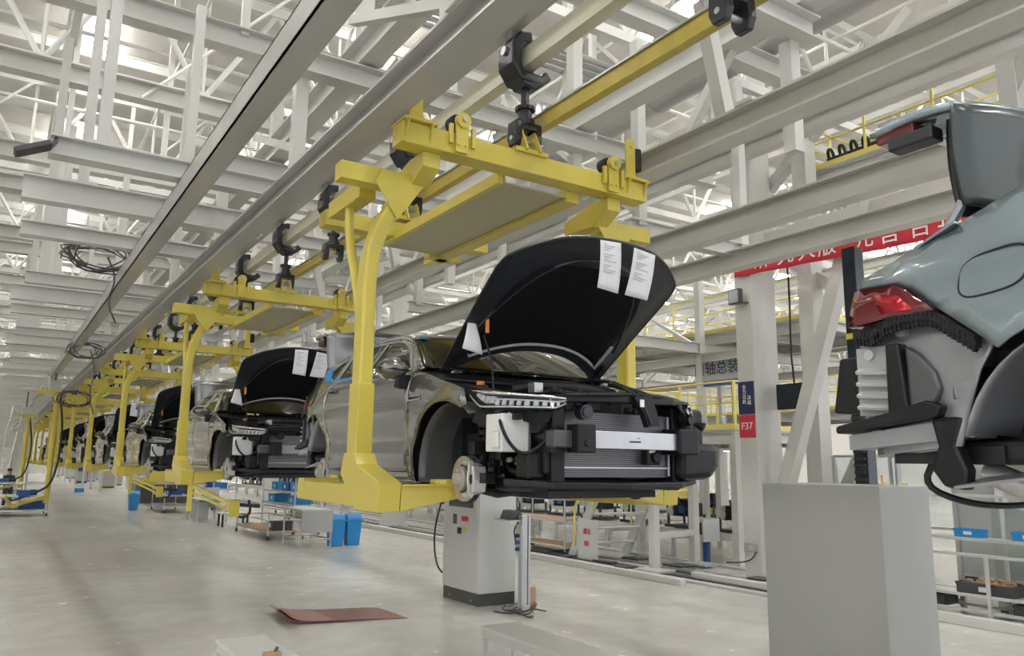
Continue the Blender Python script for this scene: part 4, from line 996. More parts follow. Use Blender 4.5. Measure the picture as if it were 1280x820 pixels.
tag(MB().box(12.915, 12.95, 10.84, 11.06, 2.28, 2.34).build('cable_clip', M['cab']), 'small white label holder on the column under the red number sign', 'holder')
# red banner with white characters along the girder, right of the column
t = thing('banner', 'long red cloth banner with large white characters under the right-hand beams', 'banner', (12.88, 8.7, 6.3)); O = tuple(t.location)
MB().grid(lambda u, v: (12.88 + .02 * math.sin(u * 40), lerp(11.08, 4.6, u), lerp(6.19, 6.66, v) - .25 * u), 60, 4).build('banner_cloth', M['red'], t, O, smooth=True, solid=.004)
for ch, yy in zip('\u7814\u7a76\u5927\u7248\u5148\u8a00\u5408\u5e74', (10.35, 9.75, 9.25, 8.8, 8.05, 7.55, 7.0, 6.5)):
    text(ch, .42, M['white'], (-.04, yy - 8.7, .125 - .25 * (11.08 - yy) / 6.48), FX, 'lettering', t)
# hanging screen and sign behind the column
t = thing('hanging_screen', 'dark monitor hanging right behind the numbered column', 'screen', (13.6, 10.3, 3.65)); O = tuple(t.location)
MB().box(13.56, 13.63, 9.9, 10.68, 3.38, 3.91).build('screen_case', M['screen'], t, O, bevel=.01); MB().tube([(13.6, 10.25, 3.9), (13.6, 10.3, 4.6), (13.6, 10.26, 5.8), (13.6, 10.3, 6.88)], .02, 6, 1).build('cable', M['rubber'], t, O)
t = thing('zone_sign', 'grey and blue hanging sign with dark characters left of the numbered column', 'sign', (17, 15.2, 4.8)); O = tuple(t.location)
MB().box(17, 17.05, 13.9, 16.2, 4.62, 5.32).build('sign_plate', M['panel'], t, O); MB().box(16.99, 17.05, 13.9, 16.2, 4.48, 4.62).build('sign_stripe', M['navy'], t, O)
text('\u524d\u8f74\u603b\u88c5\u7ebf', .42, M['navycloth'], (-.02, .0, .15), FX, 'lettering', t)
# ---------------------------------------------------------------- floor objects near the line
def cabinet():
    t = thing('control_cabinet', 'tall light grey control cabinet on a black plinth below the foreground car', 'cabinet', (6.93, 11.55, 0)); O = tuple(t.location)
    x0, x1, y0, y1 = 6.58, 7.28, 10.98, 12.15
    MB().box(x0, x1, y0, y1, .19, 1.80).build('cabinet_body', M['cab'], t, O, bevel=.008)
    MB().box(x0 + .01, x1 - .01, y0 + .01, y1 - .01, 0, .19).build('plinth', M['cabdark'], t, O)
    d = MB().box(x0 - .018, x0, y0 + .02, y1 - .02, .21, 1.78).build('door', M['cab'], t, O, bevel=.004)
    MB().box(x0 - .026, x0 - .018, 11.15, 11.95, 1.50, 1.74).build('display_window', M['screen'], d, O, bevel=.004)
    MB().box(x0 - .024, x0 - .018, 11.68, 11.80, 1.22, 1.38).build('meter', M['cabdark'], d, O); MB().box(x0 - .023, x0 - .018, 11.30, 11.52, 1.28, 1.36).build('warning_label', M['redsign'], d, O)
    MB().box(x0 - .03, x0 - .018, 11.52, 11.64, 1.07, 1.17).build('switch', M['rubber'], d, O)
    MB().cyl((x0 - .05, 11.36, 1.16), (x0 - .018, 11.36, 1.16), .045, 14).build('rotary_switch', M['yellow'], d, O)
    MB().box(x0 - .022, x0 - .018, 11.15, 11.95, .80, .96).build('name_plate', M['cab'], d, O, bevel=.002)
    for yy in (11.2, 11.9): MB().cyl((x0 - .015, yy, .07), (x0 + .011, yy, .07), .012, 8).build('plinth_bolt', M['alu'], t, O)
    MB().tube([(x0 + .02, 12.2, 1.7), (x0 - .05, 12.3, 1.35), (x0 - .08, 12.38, .9), (x0 - .05, 12.28, .45), (x0 + .1, 12.18, .32)], .016, 8, 2).build('cable', M['rubber'], t, O)
cabinet()
t = thing('terminal_post', 'aluminium post with a small shelf and switches beside the control cabinet', 'stand', (7.0, 10.35, 0)); O = tuple(t.location)
MB().box(6.94, 7.04, 10.30, 10.40, 0, 1.42).box(7.06, 7.10, 10.30, 10.40, 0, 1.42).build('post', M['galv'], t, O)
MB().box(6.84, 7.2, 10.2, 10.5, 0, .015).box(6.96, 7.08, 10.28, 10.42, .015, .1).build('foot_plate', M['steel'], t, O)
MB().box(6.74, 7.06, 10.33, 10.78, 1.34, 1.355).build('shelf', M['galv'], t, O)
MB().box(6.93, 6.94, 10.31, 10.45, .85, 1.28).build('switch_plate', M['cab'], t, O)
for z in (.92, 1.02, 1.12): MB().cyl((6.93, 10.38, z), (6.88, 10.38, z), .03, 10).build('push_button', M['navy'] if z < 1.1 else M['rubber'], t, O)
MB().tube([(7.0, 10.45, 1.34), (6.98, 10.6, 1.2), (6.95, 10.5, 1.05), (6.92, 10.45, .98)], .012, 6, 2).build('cable', M['rubber'], t, O)
tag(MB().prism([(6.80, 1.36), (7.02, 1.36), (7.02, 1.44), (6.96, 1.50), (6.86, 1.49)], 'y', 10.42, 10.74).build('hand_terminal', M['cabdark'], bevel=.01), 'black handheld terminal lying on the shelf of the aluminium post', 'device')
tag(MB().box(7.25, 7.42, 10.6, 10.78, 0, .30).build('cardboard_box', M['kraft'], bevel=.01), 'small torn brown carton standing behind the aluminium post', 'box')
b = MB()
for k in range(5):
    b.tube([(7.0 + .5 * math.cos(a + k) * (.5 + .12 * k), 10.1 + .12 * k + .28 * math.sin(a * 1.3 + k), .02 + .02 * (k % 3)) for a in [j * .5 for j in range(9)]], .012, 5, 1)
tag(b.build('cable_bundle', M['dark'], smooth=True), 'tangle of thin cables on the floor at the foot of the aluminium post', 'cable')
# brown sheet on the floor
t = thing('floor_mat', 'red brown sheet lying on the floor with one curled end', 'mat', (4.2, 11.5, 0)); O = tuple(t.location)
def mt_(u, v):
    # front edge (3.57,11.08)->(5.23,10.72), back edge (3.66,12.25)->(5.16,11.64)
    a = Vector((3.62, 11.10, 0)).lerp(Vector((5.25, 10.72, 0)), u); b_ = Vector((3.70, 12.22, 0)).lerp(Vector((5.16, 11.64, 0)), u); p = a.lerp(b_, v)
    p.z = .012 + .008 * math.sin(v * 3 + u * 5); 
    if u < .12: q = (.12 - u) / .12; p.z += .05 * q * q + .02 * q; 
    return p
MB().grid(mt_, 40, 10).build('sheet', M['mat'], t, O, smooth=True, solid=.008)
MB().grid(lambda u, v: mt_(.02 + .36 * u, v) + Vector((.0, -.02 * u, .012 + .03 * (1 - u) ** 3)), 16, 8).build('folded_layer', mat('paler back of the sheet', (.33, .18, .155), .6), t, O, smooth=True, solid=.006)
# white tables in the foreground
def table(name, x0, x1, y0, y1, z, label):
    t = thing(name, label, 'table', ((x0 + x1) / 2, (y0 + y1) / 2, 0)); O = tuple(t.location)
    MB().box(x0, x1, y0, y1, z - .03, z).build('table_top', M['table'], t, O, bevel=.004)
    MB().box(x0 + .02, x1 - .02, y0 + .02, y0 + .05, z - .09, z - .03).box(x0 + .02, x1 - .02, y1 - .05, y1 - .02, z - .09, z - .03).box(x0 + .01, x0 + .04, y0 + .02, y1 - .02, z - .09, z - .03).box(x1 - .04, x1 - .01, y0 + .02, y1 - .02, z - .09, z - .03).build('apron', M['steel'], t, O)
    for x in (x0 + .03, x1 - .03):
        for y in (y0 + .03, y1 - .03): MB().box(x - .025, x + .025, y - .025, y + .025, 0, z - .09).build('leg', M['steel'], t, O)
table('work_table', 1.64, 2.03, 5.2, 6.8, .80, 'small white table whose corner shows at the bottom left edge of the picture')
table('work_bench', 3.74, 4.12, 4.0, 6.2, .80, 'narrow white bench top at the bottom picture edge, left of the grey casing')
t = thing('clamp', 'small brown clamp lying on the white table at the bottom left', 'tool', (1.86, 6.0, .8)); O = tuple(t.location)
MB().box(1.80, 1.92, 5.98, 6.05, .80, .83).build('clamp_body', M['kraft'], t, O); MB().cyl((1.88, 6.02, .83), (1.90, 6.02, .86), .012, 8).build('screw', M['dark'], t, O)
# big grey casing
t = thing('machine_casing', 'large plain grey sheet metal casing in the right foreground', 'box', (4.76, 3.25, 0)); O = tuple(t.location)
MB().box(4.49, 5.03, 2.82, 3.69, 0, 2.095).build('casing_body', M['box'], t, O, bevel=.006)

# ---------------------------------------------------------------- assembly line on the right and small equipment on the floor
rg = random.Random(11)
for k, (x, w, h, y0, y1) in enumerate(((11.05, .14, .12, 11.0, 34.0), (11.95, .16, .14, 2.0, 11.6))):
    tag(MB().box(x - w / 2, x + w / 2, y0, y1, 0, h).build('floor_kerb', M['steel'], bevel=.01), ('long white floor kerb running past the staircase' if k == 0 else 'short white floor kerb by the shelves at the right'), 'kerb')
t = thing('floor_track', 'strip of grey metal floor tracks and plates in front of the staircase', 'track', (12.3, 20, 0)); O = tuple(t.location)
for x, mt_n in ((11.5, 'panel'), (11.85, 'dark'), (12.2, 'panel'), (12.65, 'alu'), (13.9, 'panel')):
    MB().box(x - .1, x + .1, 8, 48, 0, .045).build('track_plate', M[mt_n], t, O)
for k in range(16):
    y = 9 + rg.uniform(0, 8); x = rg.uniform(11.4, 13.6)
    MB().box(x, x + rg.uniform(.2, .5), y, y + rg.uniform(.3, .9), .045, .08).build('cover_plate', M[rg.choice(['dark', 'panel', 'dark'])], t, O)
# staircase to the low platform
t = thing('staircase', 'pale metal staircase with five open steps and yellow handrails, right of the control cabinet', 'stairs', (12.9, 14.9, 0)); O = tuple(t.location)
for x in (11.95, 13.65):
    MB().bar((x, 15.6, 0), (x, 13.75, 2.9), .06, .24, (0, 1, 0)).build('stringer', M['cab'], t, O)
for k in range(8): MB().box(11.95, 13.65, 15.15 - .23 * k, 15.40 - .23 * k, .33 + .36 * k, .37 + .36 * k).build('step', M['cab'], t, O)
for x in (11.9, 13.7): MB().tube([(x, 15.4, .3), (x, 15.4, 1.2), (x, 13.8, 3.8), (x, 13.8, 2.9)], .025, 8).tube([(x, 14.7, 1.2), (x, 14.7, 2.3)], .02, 8).build('handrail', M['railing'], t, O)
g = thing('warning_board', 'grey board with faded red marks standing at the foot of the staircase', 'board', (12.0, 14.85, 0)); O = tuple(g.location)
MB().box(11.8, 11.83, 14.45, 15.15, .02, .95).build('board', M['cab'], g, O); MB().box(11.79, 11.80, 14.75, 14.9, .36, .46).build('red_mark', M['redsign'], g, O)
text('\u7981\u6b62', .15, M['redsign'], (-.215, -.07, .68), FX, 'lettering', g)
t = thing('post_frame', 'white frame of two square posts with a low crossbar, left of the numbered column', 'frame', (12.9, 13.0, 0)); O = tuple(t.location)
for x, y in ((12.1, 12.87), (13.6, 13.15)): MB().bar((x, y, 0), (x, y, 2.7), .17).box(x - .14, x + .14, y - .14, y + .14, 0, .02).build('post', M['steel'], t, O)
MB().bar((12.1, 12.87, .72), (13.6, 13.15, .72), .12).build('crossbar', M['steel'], t, O)
tag(MB().bar((15.2, 12.9, 0), (15.2, 12.9, 2.7), .18).build('steel_post', M['panel']), 'grey post just left of the numbered column, under the low platform', 'post')
# long roller conveyor with engine and axle assemblies
def conveyor(x0, x1, y0, y1, z, label):
    t = thing('roller_conveyor', label, 'conveyor', ((x0 + x1) / 2, (y0 + y1) / 2, 0)); O = tuple(t.location)
    for x in (x0, x1): MB().box(x - .04, x + .04, y0, y1, z - .16, z).build('side_rail', M['steel'], t, O)
    for i in range(int((y1 - y0) / 2.5) + 1):
        y = y0 + .3 + i * 2.5
        if y < y1: MB().box(x0 - .04, x0 + .04, y, y + .08, 0, z - .16).box(x0 + .04, x1 - .04, y, y + .08, z - .26, z - .18).box(x1 - .04, x1 + .04, y, y + .08, 0, z - .16).build('support', M['steel'], t, O)
    b = MB()
    for i in range(int((y1 - y0) / .5)): b.cyl((x0 + .04, y0 + .2 + i * .5, z - .07), (x1 - .04, y0 + .2 + i * .5, z - .07), .05, 8)
    tag(b.build('rollers', M['galv'], t, O, smooth=True), kind='stuff')
conveyor(14.6, 15.8, 12, 62, .66, 'long white roller conveyor carrying black engine units, behind the floor tracks')
conveyor(18.6, 19.8, 14, 62, .66, 'second long white roller conveyor, farther right')
def engine(x, y, z, seed, label):
    r = random.Random(seed); t = thing('engine_unit', label, 'engine', (x, y, z), 'engine units on the conveyors'); O = (x, y, z)
    b = MB().box(x - .35, x + .35, y - .45, y + .45, z, z + .07)
    for sx in (-1, 1):
        for sy in (-1, 1): b.cyl((x + sx * .28, y + sy * .36, z + .07), (x + sx * .28, y + sy * .36, z + .34), .035, 8)
    b.build('pallet_stand', M['dark'], t, O)
    b = MB().box(x - .25, x + .25, y - .34, y + .22, z + .28, z + .62).box(x - .2, x + .1, y - .28, y + .12, z + .62, z + .72).cyl((x - .3, y + .05, z + .42), (x - .25, y + .05, z + .42), .1, 12)
    b.build('engine_body', M['black'], t, O, bevel=.02)
    MB().ball((x - .1, y + .34, z + .44), .19, 1, .8, 1, 10).cyl((x - .3, y + .3, z + .4), (x - .1, y + .3, z + .4), .12, 12).build('gearbox', M['cast'], t, O, smooth=True)
    MB().box(x - .30, x - .25, y - .25, y - .02, z + .36, z + .54).build('blue_cap', M['navy' if seed % 2 else 'blue'], t, O, bevel=.01)
    MB().tube([(x - .2, y - .4, z + .3), (x - .32, y - .3, z + .5), (x - .3, y, z + .68), (x - .1, y + .2, z + .76), (x + .1, y + .3, z + .6)], .03, 8, 2).build('hose', M['rubber'], t, O, smooth=True)
for i in range(26): engine(15.2, 13.2 + i * 1.75, .66, i, '%s engine unit from the front on the nearer roller conveyor' % ORD[i])
for i in range(16): engine(19.2, 15.2 + i * 2.6, .66, i + 40, '%s engine unit from the front on the farther roller conveyor' % ORD[i])
# trolleys and racks
def trolley(x0, x1, y0, y1, levels, h, label, boards='kraft', group=None):
    t = thing('wheeled_rack', label, 'trolley', ((x0 + x1) / 2, (y0 + y1) / 2, 0), group); O = tuple(t.location)
    b = MB()
    for x in (x0, x1):
        for y in (y0, y1): b.cyl((x, y, .12), (x, y, h), .022, 8)
    for z in levels + [h]:
        b.cyl((x0, y0, z), (x1, y0, z), .018, 6).cyl((x0, y1, z), (x1, y1, z), .018, 6).cyl((x0, y0, z), (x0, y1, z), .018, 6).cyl((x1, y0, z), (x1, y1, z), .018, 6)
    b.build('tube_frame', M['galv'], t, O, smooth=True)
    for z in levels: MB().box(x0, x1, y0, y1, z + .015, z + .035).build('shelf_board', M[boards], t, O)
    for x in (x0, x1):
        for y in (y0, y1):
            w = MB().cyl((x - .02, y, .06), (x + .02, y, .06), .06, 12).build('caster', M['rubber'], t, O); MB().box(x - .015, x + .015, y - .02, y + .02, .08, .14).build('caster_fork', M['galv'], w, (0, 0, 0)) if False else None
    return t
def crate(x, y, z, w, d, h, label, mt_n='blue', group='blue plastic crates', rot=0):
    t = thing('plastic_crate', label, 'crate', (x, y, z), group); t.rotation_euler = (0, 0, rot)
    b = MB(); th = .015
    b.box(-w / 2, w / 2, -d / 2, d / 2, 0, th).box(-w / 2, -w / 2 + th, -d / 2, d / 2, th, h).box(w / 2 - th, w / 2, -d / 2, d / 2, th, h).box(-w / 2 + th, w / 2 - th, -d / 2, -d / 2 + th, th, h).box(-w / 2 + th, w / 2 - th, d / 2 - th, d / 2, th, h)
    b.build('crate_body', M[mt_n], t); b = MB().box(-w / 2 - .01, w / 2 + .01, -d / 2 - .01, -d / 2, h - .04, h).box(-w / 2 - .01, w / 2 + .01, d / 2, d / 2 + .01, h - .04, h).box(-w / 2 - .01, -w / 2, -d / 2, d / 2, h - .04, h).box(w / 2, w / 2 + .01, -d / 2, d / 2, h - .04, h); b.build('rim', M[mt_n], t)
    MB().box(-w / 2 - .014, -w / 2, -.06, .06, h * .3, h * .7).build('label_card', M['paper'], t); return t
trolley(11.9, 12.6, 15.8, 18.2, [.22, .85], 1.35, 'wheeled tube rack with two brown shelf boards left of the staircase')
trolley(9.6, 10.5, 27, 30, [.25, .9], 1.3, 'wheeled rack with brown boards standing behind the blue bins')
trolley(10.6, 11.3, 31, 35, [.25, .9], 1.3, 'wheeled rack with brown boards beyond the white column foot')
trolley(6.75, 7.75, 22.9, 26.3, [.22], .55, 'low wheeled platform cart with a brown deck behind the grey workbench')
trolley(7.9, 8.7, 24.2, 27.6, [.85, 1.25], 1.75, 'tall tube rack with blue crates behind the low platform cart', 'cab')
trolley(6.3, 7.3, 36.5, 39.5, [.25, .7], 1.2, 'wheeled rack with a blue crate beside the small hanging tool, under the second car', 'panel')
trolley(8.6, 9.6, 38, 42, [.3, .9], 1.7, 'distant tube rack with crates under the third car', 'panel')
for k, (x, y, z, mt_n, lb) in enumerate(((8.25, 24.6, 1.285, 'blue', 'front blue crate on the top level of the tall tube rack'), (8.25, 25.5, 1.285, 'navy', 'dark blue crate in the middle of the tall tube rack top'), (8.25, 26.6, 1.285, 'blue', 'rear blue crate on the top level of the tall tube rack'),
        (8.25, 24.8, .885, 'blue', 'front blue crate on the lower level of the tall tube rack'), (8.25, 26.9, .885, 'blue', 'rear blue crate on the lower level of the tall tube rack'), (7.2, 23.3, .255, 'cabdark', 'dark grey crate on the low platform cart'), (6.8, 37.2, .735, 'navy', 'dark blue crate on the rack beside the small hanging tool'),
        (9.1, 39, .935, 'blue', 'nearer blue crate on the distant tube rack'), (9.1, 40.6, .935, 'navy', 'farther dark blue crate on the distant tube rack'), (5.2, 62, 0, 'blue', 'blue crate alone on the floor far down the hall'))):
    crate(x, y, z, .55, .62, .26, lb, mt_n)
t = thing('work_bench', 'grey workbench with a solid end panel beside the blue bins', 'bench', (7.4, 21.2, 0)); O = tuple(t.location)
MB().box(6.9, 7.75, 20.5, 22.1, .93, .97).build('bench_top', M['cab'], t, O); MB().box(6.9, 7.75, 20.5, 20.53, .38, .93).build('side_panel', M['panel'], t, O)
for x in (6.93, 7.72):
    for y in (20.55, 22.05): MB().cyl((x, y, 0), (x, y, .93), .025, 8).build('leg', M['galv'], t, O)
MB().cyl((6.93, 20.55, .2), (7.72, 20.55, .2), .02, 8).cyl((6.93, 22.05, .2), (7.72, 22.05, .2), .02, 8).cyl((6.93, 20.55, .2), (6.93, 22.05, .2), .02, 8).cyl((7.72, 20.55, .2), (7.72, 22.05, .2), .02, 8).build('stretcher', M['galv'], t, O)
def bin_(x, y, label):
    t = thing('waste_bin', label, 'bin', (x, y, 0), 'blue waste bins'); O = (x, y, 0)
    MB().taper((x, y, 0), (x, y, .66), .34, .30, .44, .38).build('bin_body', M['blue'], t, O, bevel=.03)
    MB().box(x - .235, x + .235, y - .205, y + .205, .64, .69).build('bin_rim', M['blue'], t, O, bevel=.01)
    MB().prism([(y - .19, .69), (y + .19, .69), (y + .12, .80), (y, .84), (y - .12, .80)], 'x', x - .21, x + .21).build('bin_lid', M['blue'], t, O, bevel=.02)
bin_(7.93, 20.75, 'left one of the two blue waste bins beside the grey workbench')
bin_(8.40, 20.75, 'right one of the two blue waste bins beside the grey workbench')
bin_(5.5, 39.3, 'blue waste bin alone on the floor under the third car')
t = thing('work_table', 'small grey table with a side locker under the second car', 'table', (6.95, 31.4, 0)); O = tuple(t.location)
MB().box(6.4, 7.5, 30.6, 32.4, .78, .82).build('table_top', M['cab'], t, O); MB().box(6.45, 6.9, 31.0, 31.9, .1, .7).build('locker', M['panel'], t, O)
MB().box(6.9, 7.45, 31.9, 31.93, .45, 1.2).build('back_panel', M['cab'], t, O)
for x in (6.45, 7.45):
    for y in (30.65, 32.35): MB().cyl((x, y, 0), (x, y, .78), .025, 8).build('leg', M['galv'], t, O)
t = thing('stool_bench', 'low black bench between the small table and the platform cart', 'bench', (7.1, 28.4, 0)); O = tuple(t.location)
MB().box(6.7, 7.6, 28.1, 28.7, .42, .46).build('seat', M['cab'], t, O)
for x in (6.74, 7.56):
    for y in (28.13, 28.67): MB().box(x - .03, x + .03, y - .03, y + .03, 0, .42).build('leg', M['rubber'], t, O)
t = thing('machine', 'low yellow and black machine beyond the hanging tool, under the second car', 'machine', (7.6, 46, 0)); O = tuple(t.location)
MB().box(6.6, 9.2, 45, 47, 0, .95).build('machine_base', M['cabdark'], t, O, bevel=.02); MB().box(6.6, 9.2, 45, 47, .95, 1.25).build('machine_cover', M['yellow'], t, O, bevel=.02); MB().box(7.0, 8.6, 45.4, 46.6, 1.25, 1.6).build('control_box', M['yellow'], t, O, bevel=.02)
t = thing('yellow_container', 'yellow steel container on the floor left of the numbered column', 'container', (24.6, 21.5, 0)); O = tuple(t.location)
MB().box(23.8, 25.8, 20.8, 22.4, .15, .85).build('container_body', M['yellow'], t, O, bevel=.02); MB().box(23.8, 25.8, 20.75, 20.8, .75, .88).box(23.75, 23.8, 20.8, 22.4, .75, .88).build('container_rim', M['yellow'], t, O)
for x in (24.0, 25.5): MB().box(x, x + .15, 20.9, 22.3, 0, .15).build('foot', M['dark'], t, O)
t = thing('yellow_container', 'farther yellow container behind the white post frame', 'container', (26.5, 27, 0)); O = tuple(t.location)
MB().box(25.5, 28, 26, 28, .1, .9).build('container_body', M['yellow'], t, O, bevel=.02); MB().box(25.7, 27.8, 26.2, 27.8, .9, 1.1).build('container_lid', M['yellow'], t, O)
t = thing('control_box', 'small grey switch box on a stand behind the white post frame', 'box', (14.3, 13.4, 0)); O = tuple(t.location)
MB().box(13.95, 14.5, 13.2, 13.6, .48, 1.0).build('box_body', M['cab'], t, O, bevel=.01); MB().box(13.94, 13.95, 13.25, 13.5, .65, .92).build('box_window', M['screen'], t, O); MB().bar((14.25, 13.4, 0), (14.25, 13.4, .48), .12).build('stand', M['navy'], t, O)
# workers
def person(x, y, rot, top, label, lean=0):
    t = thing('person', label, 'person', (x, y, 0)); t.rotation_euler = (0, 0, rot)
    b = bmesh.new(); me = bpy.data.meshes.new('body')
    J = {'pel': (0, 0, .95, .14), 'ch': (0, 0, 1.28, .16), 'nk': (0, .0, 1.48, .06), 'hd': (0, -.02, 1.62, .095), 'hd2': (0, -.02, 1.70, .08),
         'hl': (-.1, 0, .9, .095), 'kl': (-.11, -.03, .5, .062), 'al': (-.11, .02, .1, .045), 'tl': (-.12, -.13, .04, .038), 'hr': (.1, 0, .9, .095), 'kr': (.12, -.06, .5, .062), 'ar': (.13, .0, .1, .045), 'tr': (.14, -.15, .04, .038),
         'sl': (-.2, 0, 1.42, .06), 'el': (-.26, -.02, 1.12, .045), 'wl': (-.24, -.2, .98, .03), 'ml': (-.23, -.28, .97, .032), 'sr': (.2, 0, 1.42, .06), 'er': (.26, -.04, 1.12, .045), 'wr': (.22, -.24, 1.02, .03), 'mr': (.2, -.32, 1.03, .032)}
    E_ = [('pel', 'ch'), ('ch', 'nk'), ('nk', 'hd'), ('hd', 'hd2'), ('pel', 'hl'), ('hl', 'kl'), ('kl', 'al'), ('al', 'tl'), ('pel', 'hr'), ('hr', 'kr'), ('kr', 'ar'), ('ar', 'tr'), ('ch', 'sl'), ('sl', 'el'), ('el', 'wl'), ('wl', 'ml'), ('ch', 'sr'), ('sr', 'er'), ('er', 'wr'), ('wr', 'mr')]
    ks = list(J); vs = {k: b.verts.new(J[k][:3]) for k in ks}
    for a, c in E_: b.edges.new((vs[a], vs[c]))
    b.to_mesh(me); b.free(); o = bpy.data.objects.new('body', me); COL.objects.link(o); o.parent = t
    md = o.modifiers.new('skin', 'SKIN'); md.use_smooth_shade = True
    for i, k in enumerate(ks): me.skin_vertices[0].data[i].radius = (J[k][3],) * 2
    me.skin_vertices[0].data[0].use_root = True
    o.modifiers.new('sub', 'SUBSURF').levels = 1; me.materials.append(M['skin'])
    MB().cyl((0, 0, .92), (0, 0, 1.46), .19, 14, .20).tube([(-.2, 0, 1.42), (-.265, -.02, 1.14), (-.25, -.16, 1.0)], .065, 10).tube([(.2, 0, 1.42), (.265, -.04, 1.14), (.23, -.2, 1.03)], .065, 10).build('shirt', M[top], t, smooth=True)
    MB().tube([(-.1, 0, .98), (-.115, -.03, .5), (-.115, .02, .08)], [.115, .08, .065], 10).tube([(.1, 0, .98), (.125, -.06, .5), (.13, 0, .08)], [.115, .08, .065], 10).build('trousers', M['navycloth'], t, smooth=True)
    MB().ball((0, .0, 1.68), .105, 1, 1.1, .9, 10).build('hair', M['rubber'], t, smooth=True)
person(.75, 43.6, .6, 'navycloth', 'person in dark clothes standing behind the trolley at the far left')
person(20.2, 17.6, .9, 'hiviz', 'person in a lime vest half hidden behind the numbered column')
# trolley and hanging manipulators at the left
trolley(.2, 2.0, 36.2, 38.2, [.22, .75], 1.25, 'wheeled tube trolley at the far left carrying dark blue parts', 'panel')
crate(1.5, 37.2, .255, .9, .5, .3, 'dark blue part tray on the far left trolley', 'navy', 'parts on the far left trolley'); crate(1.3, 37.3, .785, .7, .4, .2, 'small dark blue tray on the upper deck of the far left trolley', 'navy', 'parts on the far left trolley')
trolley(-3.5, -.6, 34.5, 37, [.3, .9, 1.5], 2.1, 'large wire rack trolley cut by the left picture edge', 'panel')
def manip(x, y, z0, z1, label):
    t = thing('hanging_manipulator', label, 'hoist', (x, y, z0), 'hanging handling arms'); O = (x, y, z0)
    MB().cyl((x, y, z0 + .1), (x, y, z1), .085, 14).build('mast', M['yellow'], t, O, smooth=True)
    MB().box(x - .55, x + .35, y - .08, y + .08, z1 - .06, z1 + .04).build('top_arm', M['yellow'], t, O)
    MB().box(x - .25, x + .05, y - .2, y + .2, z1 + .04, z1 + .34).box(x - .4, x - .25, y - .12, y + .12, z1 + .1, z1 + .45).build('drive_box', M['cab'], t, O, bevel=.02)
    MB().bar((x, y, z0 + .3), (x - .9, y - .6, z0 + .05), .09).bar((x - .9, y - .6, z0 + .05), (x - 1.1, y - .9, z0 + .35), .07).build('lower_arm', M['yellow'], t, O)
    MB().tube([(x + .05, y, z1), (x + .25, y - .1, z1 - 1.2), (x + .15, y - .1, z0 + .7), (x - .3, y - .3, z0 + .4), (x - .9, y - .6, z0 + .2)], .03, 8, 2).build('air_hose', M['rubber'], t, O, smooth=True)
    MB().box(x - .75, x - .45, y - .6, y - .3, z0 + .3, z0 + .5).build('handle_box', M['navy'], t, O, bevel=.02)
    MB().bar((x - .1, y, z1 + .3), (x - .1, y, 5.0), .05).build('hanger', M['dark'], t, O)
manip(1.5, 28, .8, 4.25, 'nearest yellow handling arm hanging from the left rail over the far left trolley')
manip(1.1, 39, .9, 4.0, 'second yellow handling arm on the left rail, behind the nearest one')
def hand_tool(x, y, z, label):
    t = thing('hanging_tool', label, 'tool', (x, y, z), 'tools below the carriers'); O = (x, y, z)
    MB().bar((x, y, z - .35), (x, y, z + .1), .06).build('hanger_bar', M['yellow'], t, O)
    MB().bar((x + .03, y, z - .02), (x + .52, y - .25, z - .26), .05).bar((x + .03, y, z - .10), (x + .50, y - .25, z - .34), .035).build('arm', M['yellow'], t, O)
    MB().box(x + .48, x + .60, y - .32, y - .2, z - .42, z - .2).build('head', M['yellow'], t, O, bevel=.01)
    MB().tube([(x + .5, y - .25, z - .3), (x + .62, y - .3, z - .45), (x + .75, y - .35, z - .38), (x + .72, y - .3, z - .2)], .02, 6, 2).cyl((x + .58, y - .26, z - .26), (x + .85, y - .4, z - .28), .025, 8).build('hose', M['rubber'], t, O, smooth=True)
hand_tool(2.32, 11.6, 1.87, 'yellow tool arm hanging below the foot of the second carrier')
hand_tool(2.45, 18.2, 1.87, 'smaller dark tool arm hanging below the foot of the third carrier')
# cable bundles in the air at the left
def coil(x, y, z, r, n, label, drop=0):
    b = MB(); q = random.Random(int(x * 10 + y))
    for k in range(n):
        a0 = q.uniform(0, 6); pts = [(x + r * (1 + .25 * math.sin(k)) * math.cos(a0 + j * .7), y + .25 * math.sin(j + k), z + r * .45 * math.sin(a0 + j * .7) + q.uniform(-.05, .05)) for j in range(9)]
        b.tube(pts, .012, 5, 1)
    if drop: b.tube([(x + .1, y, z), (x + .25, y, z - drop * .3), (x + .15, y, z - drop * .7), (x + .3, y, z - drop)], .014, 5, 2)
    return tag(b.build('cable_coil', M['dark'], smooth=True), label, 'cable', 'loose cable coils')
coil(1.05, 13.0, 5.22, .45, 9, 'tangled bundle of grey cables hooked on a cross beam at the left', 1.0)
coil(1.6, 21.0, 4.75, .35, 6, 'hanging loops of thin cable left of the fourth carrier', 1.5)
coil(1.9, 27.0, 4.0, .5, 7, 'large hanging loops of pale hose beside the nearest handling arm', 0)
t = thing('floodlight', 'black floodlight hanging from the short cross beam end at upper left', 'lamp', (.1, 8.3, 5.0)); O = tuple(t.location)
MB().obox if False else None
MB().bar((-.12, 8.25, 4.98), (.16, 8.25, 5.12), .20, .05, (0, 0, 1)).build('lamp_body', M['cabdark'], t, O, bevel=.008); MB().tube([(.15, 8.3, 5.1), (.2, 8.35, 5.2), (.2, 8.4, 5.25)], .02, 6).build('lamp_bracket', M['cabdark'], t, O)
